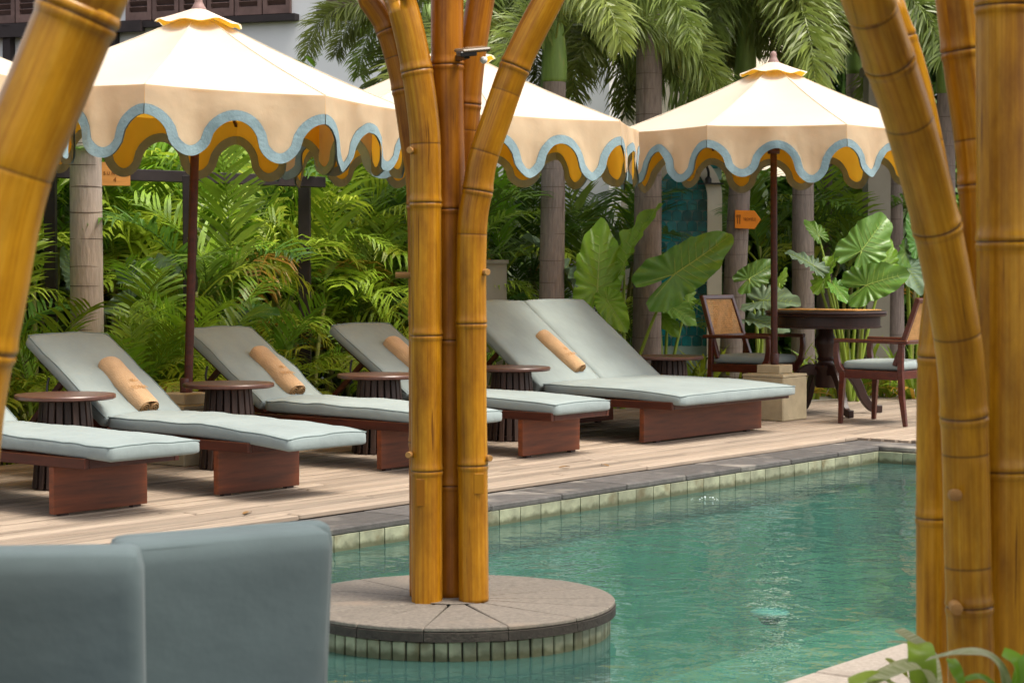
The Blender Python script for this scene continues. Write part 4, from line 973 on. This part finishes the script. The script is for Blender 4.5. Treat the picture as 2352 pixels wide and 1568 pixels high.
def areca(loc, label, ncane=4, h=(.3, .9), nf=4, sc=1.0, yellow=.06, seed=0, dark=False, group='areca palms massed behind the loungers', pool_=None):
    rd = random.Random(seed); r_ = empty('areca_palm', loc); tag(r_, label, 'palm', group)
    for c in range(ncane):
        a = rd.uniform(0, 6.28); rr = rd.uniform(.04, .22) * sc; hh = rd.uniform(*h); lean = rd.uniform(.05, .35)
        b0 = Vector((rr * math.cos(a), rr * math.sin(a), 0)); tp = b0 + Vector((math.cos(a) * lean * hh, math.sin(a) * lean * hh, hh))
        MB().tube(spline([b0, b0.lerp(tp, .5) - Vector((math.cos(a), math.sin(a), 0)) * .03, tp, tp + Vector((math.cos(a) * .03, math.sin(a) * .03, .12))], 3), [.022 * sc] * 6 + [.018 * sc] * 3 + [.008], 7).build('cane', MAT['cane_stem'], r_, smooth=True)
        for q in range(nf):
            az = a + (q - nf / 2) * 2.4 + rd.uniform(-.6, .6); me = ARY if rd.random() < yellow else rd.choice(pool_ or AR)
            if dark and rd.random() < .5: me = AR[5]
            link('frond', me, r_, tp + Vector((0, 0, rd.uniform(-.05, .06))), (rd.uniform(-.25, .25), rd.uniform(-.2, .2), az), sc * rd.uniform(.75, 1.08))
    return r_
def palm(px, Y, r0, ztop, label, shaft=.9, nfr=13, lean=(0, 0), seed=0, base_r=None, fsc=1.0, nd=0):
    q = Py(px, 640, Y); rd = random.Random(seed)
    r_ = empty('foxtail_palm', (q.x, q.y, -.055)); tag(r_, label, 'palm', 'tall ringed palms behind the deck')
    zs = ztop - shaft; n = 24; pts = []; rads = []
    def pos(z): k = (z - .64) ; return Vector((lean[0] * k, lean[1] * k, z))
    for i in range(61):
        z = zs * i / 60; pts.append(pos(z)); rads.append(r0 * (1.10 - .16 * z / max(zs, .1)) * (1 + .25 * math.exp(-z * 5)) * (1 + .012 * noise.noise((z * 5, seed, 1))))
    MB().tube(pts, rads, n).build('trunk', MAT['trunk_lt' if px < 300 else 'trunk'], r_, smooth=True, angle=50)
    z = .15; sc_ = MB()
    while z < zs - .05:
        rr = r0 * (1.10 - .16 * z / max(zs, .1)) * (1 + .25 * math.exp(-z * 5)) + .0015; st = rd.uniform(0, 6.28); ln = rd.uniform(2.5, 6.28); m_ = 22
        k = len(sc_.v); c = pos(z); wv = rd.uniform(-.01, .01); th_ = rd.uniform(.001, .0035)
        for i in range(m_ + 1):
            a = st + ln * i / m_; dz = wv * math.sin(a)
            tp_ = th_ * math.sin(math.pi * i / m_) ** .5 + .0005
            sc_.v += [(c.x + rr * math.cos(a), c.y + rr * math.sin(a), z + dz - tp_), (c.x + rr * math.cos(a), c.y + rr * math.sin(a), z + dz + tp_)]
        for i in range(m_): sc_.f.append((k + 2 * i, k + 2 * i + 2, k + 2 * i + 3, k + 2 * i + 1))
        z += rd.uniform(.10, .22)
    tag(sc_.build('leaf_scar', MAT['ring'], r_), kind='stuff')
    if shaft > .2:
        prof = [(0, 1.02), (.05, 1.10), (.25, 1.12), (.6, .92), (.85, .70), (1.0, .45)]
        MB().tube([pos(zs + shaft * a) for a, b in prof], [r0 * .94 * b for a, b in prof], 20).build('crownshaft', MAT['shaft'], r_, smooth=True)
    for i in range(nfr):
        az = 2.399 * i + rd.uniform(-.3, .3); me = FX[(i * 7 + seed) % 4]
        link('frond', me, r_, pos(ztop - .08 - .10 * (i % 3)), (rd.uniform(-.15, .15), rd.uniform(-.1, .15), az), fsc * rd.uniform(.85, 1.15))
    return r_
# tall palms, trunks placed where they stand
palm(199, 13.15, .103, 4.3, 'palm with a pale thick trunk beside the SUNSET sign', seed=1, nfr=9)
palm(1266, 16.0, .098, 3.25, 'palm with green crownshaft just right of the bamboo column', .55, 8, (.012, 0), seed=2, fsc=.85)
palm(1486, 16.7, .113, 4.25, 'thickest palm trunk in front of the teal shower niche', .9, 12, (.006, 0), seed=3)
palm(1683, 17.5, .098, 3.75, 'leaning palm bearing the orange arrow sign', 1.35, 12, (.045, 0), seed=4)
palm(1845, 18.0, .098, 3.8, 'palm standing behind the dining table pole', 1.0, 9, (-.005, 0), seed=5)
palm(1893, 19.4, .072, 4.3, 'slim palm trunk close behind the dining table palm', .9, 8, (0, 0), seed=6)
palm(2056, 19.0, .085, 3.9, 'palm next to the grey pillar behind the right armchair', .9, 9, (-.015, 0), seed=7)
palm(985, 17.2, .095, 3.5, 'palm whose fronds hang left of the column top against the white wall', .9, 10, (0, 0), seed=8, fsc=.72)
palm(1262, 17.6, .08, 3.45, 'palm standing directly behind the palm right of the bamboo column', .9, 12, (0, 0), seed=15)
palm(1490, 18.2, .09, 3.5, 'palm hidden behind the thickest trunk, fronds drooping before the wall', .9, 10, (0, 0), seed=9, fsc=.85)
palm(2170, 18.2, .09, 3.7, 'palm with dense fronds seen between the right bamboo poles', .9, 14, (0, 0), seed=12)
palm(1960, 20.5, .09, 4.1, 'far palm filling the gap above the right parasol', .9, 9, (0, 0), seed=13)
aq = Py(1713, 505, 17.5); ar = empty('arrow_sign', (aq.x, 17.5 - .118, aq.z), R(3)); tag(ar, 'orange arrow-shaped sign with fork and knife pointing right', 'sign')
MB().prism([(-.112, -.077), (.062, -.083), (.118, 0), (.062, .077), (-.110, .082)], .018).build('board', MAT['sign2'], ar, bevel=.003)
link('lettering', text_mesh('TROMELLI', .030, MAT['ink']), ar, (.018, -.0105, 0), (R(90), 0, 0), (.82, 1.25, 1))
ic = MB(); ic.box((-.088, -.0105, -.012), (.006, .002, .05))
for dx in (-.007, 0, .007): ic.box((-.088 + dx, -.0105, .028), (.0035, .002, .03))
ic.prism([(-.072, -.04), (-.066, -.04), (-.064, .0), (-.062, .04), (-.072, .045)], .002, (0, -.0105, 0)); ic.build('fork_and_knife', MAT['ink'], ar)

# massed areca palms in the bed behind the loungers
AL = 'feathery areca palm in the dense bank behind the loungers'
sd = 100
for (t0, s0, s1, st_, h, sc, dk) in ((3.95, .2, 6.2, 1.15, (.10, .35), .58, False), (4.55, .0, 6.6, .80, (.45, .95), .82, False), (5.3, -.3, 7.2, .76, (.7, 1.25), 1.0, False), (6.2, .2, 8.6, .85, (1.0, 1.6), 1.05, True)):
    s = s0
    while s < s1:
        sd += 1
        q = PL(s + random.uniform(-.15, .15), t0 + random.uniform(-.18, .18), -.055)
        if not clear(q): areca(q, AL, 4, h, 3 if t0 < 5 else 4, sc, .07, sd, dk or random.random() < .15)
        s += st_
for i, (px, Y, sc, h) in enumerate(((318, 12.9, .58, (.15, .40)), (360, 13.4, .66, (.25, .5)), (40, 12.6, .6, (.2, .5)), (420, 13.3, .6, (.1, .3)), (640, 14.1, .6, (.1, .4)))):
    q = Py(px, 640, Y); lab = ('bright young areca palm just right of the pale palm trunk', 'young areca palm around the foot of the left parasol pole', 'young areca palm at the left edge behind the leaning bamboo', 'low young areca palm behind the creased lounger backrest', 'young areca palm between the second and third backrests')[i]
    areca((q.x, q.y, -.055), lab, 4, h, 5, sc, .12, 300 + i, False, 'young areca palms at the bed edge', [AR[2], AR[4], AR[0]])
for i, (px, Y, sc, h) in enumerate(((1150, 16.9, .8, (.9, 1.4)), (1330, 18.0, .9, (.6, 1.2)), (1420, 18.6, .9, (.8, 1.4)), (1400, 17.6, .8, (.1, .5)), (1570, 19.6, .9, (1.0, 1.6)), (1760, 18.9, .9, (.7, 1.3)), (1800, 19.8, .9, (.9, 1.5)), (1930, 19.0, .8, (.7, 1.2)), (1960, 19.9, .9, (1.0, 1.5)), (2090, 20.0, .9, (.8, 1.5)), (1240, 18.4, .8, (.5, 1.1)))):
    q = Py(px, 640, Y); areca((q.x, q.y, -.055), 'shaded areca palm between the trunks right of the bamboo column', 3, h, 4, sc, .1, 400 + i, True, 'areca palms between the trunks')

# ------------------------------------------------------------------ elephant ears
def taro_mesh(L, wide, mat, seed, fold=.22, ruffle=.05, curl=.15, lobe=.5):
    rd = random.Random(seed); na, nr = 98, 7; vs = []; fs = []
    def rho(th):
        x = abs(th); tipr = 1.0
        keys = [(0, 1.0), (8, .93), (18, .79), (35, .61), (60, .47), (90, .41), (120, lobe * .88), (148, lobe), (162, lobe * .88), (173, lobe * .30)]
        for (a, b), (c, d) in zip(keys, keys[1:]):
            if a <= x <= c: k = (x - a) / (c - a); k = k * k * (3 - 2 * k) if a > 20 else k; return b + (d - b) * k
        return .15
    for i in range(na + 1):
        thd = -173 + 346 * i / na; th = R(thd)
        for j in range(nr + 1):
            q = j / nr; r_ = rho(thd) * q
            r_ *= 1 + .018 * math.sin(i * .898 + seed) * q ** 4
            x, y = r_ * math.cos(th), r_ * math.sin(th) * (.42 + .48 * wide)
            z = fold * abs(y) ** 1.1 - curl * max(0, x) ** 2 - .10 * max(0, -x) + ruffle * q ** 3 * math.sin(i * .898 + seed) + .014 * abs(y) ** .7 * math.sin(34 * (x - .55 * abs(y)))
            vs.append((x * L, y * L, z * L))
    for i in range(na):
        for j in range(nr): fs.append((i * (nr + 1) + j, i * (nr + 1) + j + 1, (i + 1) * (nr + 1) + j + 1, (i + 1) * (nr + 1) + j))
    mb = MB(); mb.add(vs, fs); me = mb.mesh('leaf', MAT[mat], smooth=True)
    ve = MB(); ys = .42 + .48 * wide
    def surf(x, y): return Vector((x * L, y * L, (fold * abs(y) ** 1.1 - curl * max(0, x) ** 2 - .10 * max(0, -x) + .014 * abs(y) ** .7 * math.sin(34 * (x - .55 * abs(y)))) * L + .0025))
    def inside(x, y): return math.hypot(x, y / ys) < .90 * rho(math.degrees(math.atan2(y / ys, x)))
    ve.tube([surf(.96 * k / 8, 0) for k in range(9)], [.0055 * (1 - .11 * k) * L / .5 for k in range(9)], 5, False)
    for sg_ in (-1, 1):
        ve.tube([surf(-.80 * lobe * k / 5, sg_ * .32 * lobe * ys * k / 5) for k in range(6)], [.004 * (1 - .15 * k) * L / .5 for k in range(6)], 4, False)
        for j in range(7):
            x0 = .02 + .115 * j; pts = []
            for k in range(8):
                y_ = .085 * k * ys; x_ = x0 + .55 * y_ - .04 * (1 - j / 4) * k / 7
                if inside(x_, y_): pts.append(surf(x_, sg_ * y_))
            if len(pts) > 1: ve.tube(pts, [.0026 * (1 - .1 * k) * L / .5 for k in range(len(pts))], 4, False)
    return me, ve.mesh('vein', MAT['vein'], smooth=True)
def alocasia(base_px, Yb, label, leaves):
    q = Py(base_px, 640, Yb); r_ = empty('elephant_ear', (q.x, q.y, -.055)); tag(r_, label, 'plant', 'elephant ear plants'); org = r_.location
    for i, lf in enumerate(leaves):
        (ax, ay, aY), (tx, ty, tY), wide, mat, roll = lf[:5]; kw = lf[5] if len(lf) > 5 else {}
        A = Py(ax, ay, aY); T_ = Py(tx, ty, tY); X = (T_ - A); L = X.length; X.normalize()
        hint = Matrix.Rotation(R(roll), 3, X) @ Vector((0, -1, .25)); Z = (hint - X * hint.dot(X)).normalized(); Y = Z.cross(X)
        me, ve = taro_mesh(L, wide, mat, i + int(ax), **kw)
        o = link('leaf', me, r_); o.matrix_world = Matrix.Translation(A - org) @ Matrix((X, Y, Z)).transposed().to_4x4()
        o.matrix_local = Matrix.Translation(A - org) @ Matrix((X, Y, Z)).transposed().to_4x4()
        v_ = link('vein', ve, o)
        b0 = Vector((random.uniform(-.05, .05), random.uniform(-.05, .05), 0)); a1 = A - org
        md = b0.lerp(a1, .55) + Vector((0, 0, .10 * a1.z)) * .6
        MB().tube(spline([b0, md, a1], 6), [.019 - .011 * k / 12 for k in range(13)], 8).build('petiole', MAT['petiole'], r_, smooth=True)
    return r_
alocasia(1425, 16.25, 'bright elephant ear with huge ruffled leaves behind the double lounger', [
    ((1372, 664, 16.0), (1381, 494, 16.2), 0.62, 'taro_lt', 0, dict(lobe=.55)),
    ((1548, 630, 15.9), (1690, 537, 16.0), 0.72, 'taro', 18, dict(lobe=.62, ruffle=.035)),
    ((1434, 608, 16.0), (1502, 455, 16.1), .55, 'taro_lt', -62, dict(fold=.5, lobe=.35)),
    ((1296, 622, 16.1), (1214, 524, 16.3), .6, 'taro_blue', 70, dict(fold=.4, lobe=.5)),
    ((1395, 690, 15.9), (1440, 760, 15.8), 1.0, 'taro_lt', 5, dict(lobe=.4))])
alocasia(1520, 17.0, 'smaller elephant ear with drooping leaves in front of the teal tiles', [
    ((1535, 700, 16.9), (1600, 740, 16.7), 1.0, 'taro', -30), ((1515, 720, 16.9), (1560, 770, 16.8), 1.0, 'taro_lt', -20), ((1505, 690, 16.9), (1475, 640, 17.0), .9, 'taro_blue', 30), ((1580, 690, 17.0), (1590, 630, 17.1), .7, 'taro_lt', 50)])
alocasia(1170, 16.6, 'elephant ear low behind the double lounger beside the bamboo column', [((1165, 690, 16.4), (1215, 676, 16.2), 1.1, 'taro', -70), ((1140, 700, 16.4), (1110, 676, 16.3), 1.0, 'taro', -65), ((1180, 705, 16.3), (1195, 740, 16.1), 1.0, 'taro_lt', -30)])
alocasia(1750, 16.9, 'elephant ear with a broad pale leaf behind the parasol pole', [
    ((1752, 690, 16.6), (1836, 688, 16.4), 1.3, 'taro_blue', -35, dict(lobe=.6)), ((1735, 735, 16.6), (1812, 752, 16.3), 1.1, 'taro_blue', -45), ((1720, 640, 16.8), (1790, 600, 16.9), .9, 'taro', 20), ((1790, 650, 16.8), (1810, 615, 16.8), .8, 'taro_lt', 40)])
alocasia(1955, 17.2, 'tall elephant ear group behind the dining table', [
    ((1978, 576, 17.0), (2044, 490, 17.1), 1.35, 'taro', 15, dict(lobe=.6)), ((1990, 655, 16.8), (2088, 622, 16.7), 1.35, 'taro', -12, dict(lobe=.6)), ((1868, 610, 16.9), (1806, 570, 17.0), .75, 'taro_blue', 40, dict(lobe=.6)),
    ((1895, 640, 16.9), (1925, 560, 17.1), .5, 'taro_lt', -55, dict(fold=.5)), ((1915, 655, 16.9), (1945, 690, 16.7), .9, 'taro', -25), ((2035, 610, 17.2), (2040, 540, 17.3), .9, 'taro_lt', 10), ((1880, 540, 17.4), (1850, 500, 17.5), 1.0, 'dark_leaf', 20)])
alocasia(2095, 17.6, 'elephant ear at the edge of the right bamboo cluster', [((2085, 615, 17.4), (2120, 670, 17.2), 1.2, 'taro_blue', -10), ((2080, 580, 17.5), (2070, 600, 17.2), 1.0, 'taro', -40), ((2110, 560, 17.5), (2095, 480, 17.6), .9, 'taro', 15)])
alocasia(285, 14.2, 'grey-green elephant ear leaf behind the pale palm trunk', [((330, 640, 14.0), (425, 596, 13.9), 1.2, 'taro_blue', -30, dict(lobe=.8, ruffle=.05)), ((175, 640, 14.1), (150, 560, 14.2), .8, 'taro_blue', 30), ((300, 690, 13.9), (240, 715, 13.8), 1.1, 'taro_blue', -20)])
alocasia(560, 14.3, 'low elephant ear between the second and third backrests', [((570, 720, 14.0), (640, 712, 13.9), 1.1, 'taro', -45), ((560, 730, 14.0), (520, 740, 13.9), 1.0, 'taro_blue', -40), ((830, 830, 14.6), (800, 860, 14.5), 1.0, 'taro_lt', -20)])

# strap-leaved clumps
def strap_mesh(L, w_, e0, e1, mat, seed):
    rd = random.Random(seed); mb = MB(); p_ = Vector((0, 0, 0)); pts = []; n = 10
    for i in range(n + 1):
        pts.append(p_.copy()); e = R(e0 + (e1 - e0) * (i / n) ** 1.4); p_ = p_ + Vector((math.cos(e), .05 * math.sin(i + seed), math.sin(e))) * L / n
    ribbon(mb, pts, [w_ * (.55 + .45 * math.sin(math.pi * min(.999, i / n * .85 + .12)) ** .7) * (1 if i < n - 1 else .5) * (0.03 if i == n else 1) for i in range(n + 1)], (0, 0, 1), .35)
    return mb.mesh('leaf', MAT[mat], smooth=True)
ST = [strap_mesh(.55, .020, 82, 10, 'lily', 1), strap_mesh(.65, .022, 75, -30, 'lily', 2), strap_mesh(.45, .018, 60, -45, 'lily', 3), strap_mesh(.6, .020, 86, 40, 'lily', 4), strap_mesh(.5, .018, 50, -40, 'areca_yel', 5)]
def clump(px, Y, n, sc, label, seed, group='yellow-green strap-leaved clumps', z=-.055):
    rd = random.Random(seed); q = Py(px, 640, Y); r_ = empty('strap_leaf_plant', (q.x, q.y, z)); tag(r_, label, 'plant', group)
    for i in range(n): link('leaf', rd.choice(ST), r_, (rd.uniform(-.05, .05), rd.uniform(-.05, .05), 0), (rd.uniform(-.3, .3), rd.uniform(-.2, .2), rd.uniform(0, 6.28)), sc * rd.uniform(.7, 1.15))
i = 0
for px in range(1590, 2130, 30):
    i += 1; clump(px + random.uniform(-9, 9), 17.5 + random.uniform(-.25, .5) + (px - 1590) / 2600, 15, .95, 'yellow-green strap-leaved plant along the bed edge behind the dining set', 700 + i)
for px, Y in ((30, 12.3), (75, 12.5), (110, 12.4), (20, 12.0), (60, 12.1), (5, 12.6), (90, 12.2), (140, 12.6)):
    i += 1; clump(px, Y, 12, .8, 'yellow-green strap-leaved plant low at the left edge behind the deck', 700 + i, 'strap-leaved clumps at the left edge')
gs = MB()
for _ in range(3200):
    s_, t_ = random.uniform(8.6, 12.5), random.uniform(3.9, 5.2); q = PL(s_, t_, -.055); a = random.uniform(0, 6.28); h = random.uniform(.05, .19)
    ribbon(gs, [q, q + Vector((math.cos(a) * .03, math.sin(a) * .03, h * .6)), q + Vector((math.cos(a) * .08, math.sin(a) * .08, h))], [.004, .004, .0005], (math.sin(a), -math.cos(a), .3))
tag(gs.build('grass', MAT['grass']), 'short grass behind the paving at right', 'grass', kind='stuff')
# small seedling in the paving
sq_ = Pz(2107, 882 + 30, -.012); r_ = empty('seedling', sq_); tag(r_, 'tiny green seedling growing from the paving joint', 'plant')
for k in range(9): link('leaf', ST[k % 4], r_, (0, 0, .02 * k / 2), (0, 0, k * 2.4), .2)

# dense foliage behind everything
def leaf_cloud(name, n, fn, mat, size, label, cat):
    mb = MB()
    for _ in range(n):
        c, sz = fn(); a = random.uniform(0, 6.28); e = random.uniform(-1.2, .6); d = Vector((math.cos(a) * math.cos(e), math.sin(a) * math.cos(e), math.sin(e))); l_ = size * sz * random.uniform(.7, 1.3)
        ribbon(mb, [c, c + d * l_ * .5, c + d * l_ + Vector((0, 0, -.15 * l_))], [l_ * .06, l_ * .12, l_ * .01], (random.uniform(-1, 1), random.uniform(-1, 1), .8))
    o = mb.build(name, MAT[mat]); tag(o, label, cat, kind='stuff'); return o
def back1():
    s_ = random.uniform(-1.5, 10.5); t_ = random.uniform(6.3, 8.2); return PL(s_, t_, random.uniform(0, 1.0) ** .8 * (2.3 if s_ < 6.5 else 2.2)), 1
def back3():
    return Py(random.uniform(1480, 2180), 600, random.uniform(20.0, 20.9)) + Vector((0, 0, random.uniform(-1.2, .9))), 1
leaf_cloud('understorey', 7000, back3, 'dark_leaf', .34, 'mass of dark foliage behind the dining table and niche', 'foliage')
leaf_cloud('understorey', 15000, back1, 'dark_leaf', .34, 'mass of dark green understorey foliage filling the gaps behind the palms', 'foliage')
blobs = [(Py(random.uniform(1560, 2500), 600, random.uniform(25, 29)), random.uniform(1.0, 1.7)) for _ in range(26)]
def back2():
    c, r_ = random.choice(blobs); z = random.uniform(.5, 7.5)
    d = Vector((random.gauss(0, 1), random.gauss(0, 1), random.gauss(0, 1))).normalized() * r_ * random.random() ** .4
    return Vector((c.x + d.x, c.y + d.y, z + d.z)), 1
leaf_cloud('far_trees', 16000, back2, 'far_leaf', .42, 'mass of green trees beyond the garden at upper right', 'trees')

# ------------------------------------------------------------------ pool details and near planting
lq = Pz(1768, 1400, -.15); lp_ = empty('pool_light', (lq.x, lq.y, ZW - .045)); tag(lp_, 'pale blue disc lamp just under the pool surface', 'light')
MB().lathe([(.02, 0), (.074, .004), (.078, .014), (.066, .022), (.01, .028)], n=32).build('lens', MAT['lamp'], lp_, smooth=True)
MB().lathe([(.03, -.03), (.05, -.002)], n=16).build('housing', MAT['black'], lp_)
def bed_plant(base, label, leaves, mat='varieg'):
    r_ = empty('striped_lily', base); tag(r_, label, 'plant', 'striped strap-leaved plants in the near bed'); b = r_.location
    for (pts, w_, mt) in leaves:
        P = spline([Py(*p_) - b for p_ in pts], 6); n = len(P) - 1; mb = MB()
        ribbon(mb, P, [w_ * (.5 + .5 * math.sin(math.pi * min(.99, .15 + .8 * i / n))) * (1 if i < n else .05) for i in range(n + 1)], (0, -.3, 1), .35)
        mb.build('leaf', MAT[mt], r_, smooth=True)
bq = Py(2150, 1640, 4.35); bq.z = -.02
bed_plant(Vector((.93, 4.0, -.02)), 'striped strap-leaved plant leaning over the coping at the foot of the right bamboo', [
    ([(2150, 1760, 4.0), (2140, 1560, 4.05), (2118, 1490, 4.3), (2058, 1444, 4.4)], .021, 'varieg'),
    ([(2150, 1760, 4.0), (2135, 1600, 4.05), (2110, 1490, 4.2), (2033, 1474, 4.3)], .010, 'varieg'),
    ([(2150, 1760, 4.0), (2135, 1570, 3.95), (2090, 1535, 3.9), (1990, 1575, 3.8)], .020, 'varieg'),
    ([(2150, 1760, 4.0), (2135, 1590, 4.0), (2100, 1520, 4.0), (2010, 1548, 3.9)], .012, 'varieg'),
    ([(2150, 1760, 4.0), (2125, 1620, 4.0), (2080, 1550, 3.95), (2034, 1510, 4.0)], .010, 'lily'),
    ([(2150, 1760, 4.0), (2120, 1620, 4.0), (2115, 1500, 4.0), (2105, 1478, 4.1)], .030, 'lily'),
    ([(2150, 1760, 4.0), (2090, 1640, 3.9), (2030, 1560, 3.85), (1950, 1572, 3.8)], .025, 'lily')])
bed_plant(Vector((1.03, 3.72, -.02)), 'pale arching strap-leaved plant in front of the right bamboo poles', [
    ([(2340, 1800, 3.7), (2310, 1580, 3.7), (2276, 1512, 3.7), (2210, 1500, 3.7), (2125, 1517, 3.75)], .016, 'varieg'),
    ([(2230, 1800, 3.7), (2215, 1620, 3.7), (2195, 1540, 3.7), (2182, 1512, 3.75)], .014, 'taro_lt'),
    ([(2330, 1800, 3.7), (2345, 1600, 3.7), (2330, 1530, 3.7), (2300, 1505, 3.7)], .036, 'taro_lt'),
    ([(2300, 1800, 3.7), (2295, 1620, 3.7), (2260, 1560, 3.7), (2215, 1562, 3.7)], .014, 'taro_lt'),
    ([(2340, 1800, 3.7), (2352, 1620, 3.7), (2362, 1540, 3.7), (2380, 1500, 3.7)], .026, 'taro_lt')])

# small things lying about
sp_q = Pz(1625, 1148, ZW); spl = MB()
for _ in range(20):
    a = random.uniform(0, 6.28); d = random.random() ** .7; r_ = random.uniform(.003, .008) * (1.2 - d); c = (d * .10 * math.cos(a), d * .10 * math.sin(a), r_ * .4 + (.02 * (1 - d) * random.random()))
    spl.lathe([(r_ * .3, -r_ * .5), (r_, 0), (r_ * .7, r_ * .5), (r_ * .1, r_ * .7)], c, 7)
o = spl.build('water_splash', MAT['foam'], loc=sp_q, smooth=True); tag(o, 'small white splash bubbling on the pool by the far wall', 'splash')
lm_ = strap_mesh(.075, .013, 8, -12, 'dead_leaf', 31)
for (px, py, rz, lab) in ((2062, 1722 / 1.6037, .6, 'tiny dry leaf lying on the deck edge right of the bamboo column'), (2240 / 1.6037, 1716 / 1.6037, 2.1, 'tiny curled leaf on the deck in front of the double lounger'), (560, 1180, 1.2, 'tiny brown leaf on the deck between the two left loungers')):
    q = Pz(px if px < 1500 else px / 1.6037, py, .004); o = link('fallen_leaf', lm_, None, q, (0, 0, rz)); tag(o, lab, 'leaf', 'dry leaves on the deck')
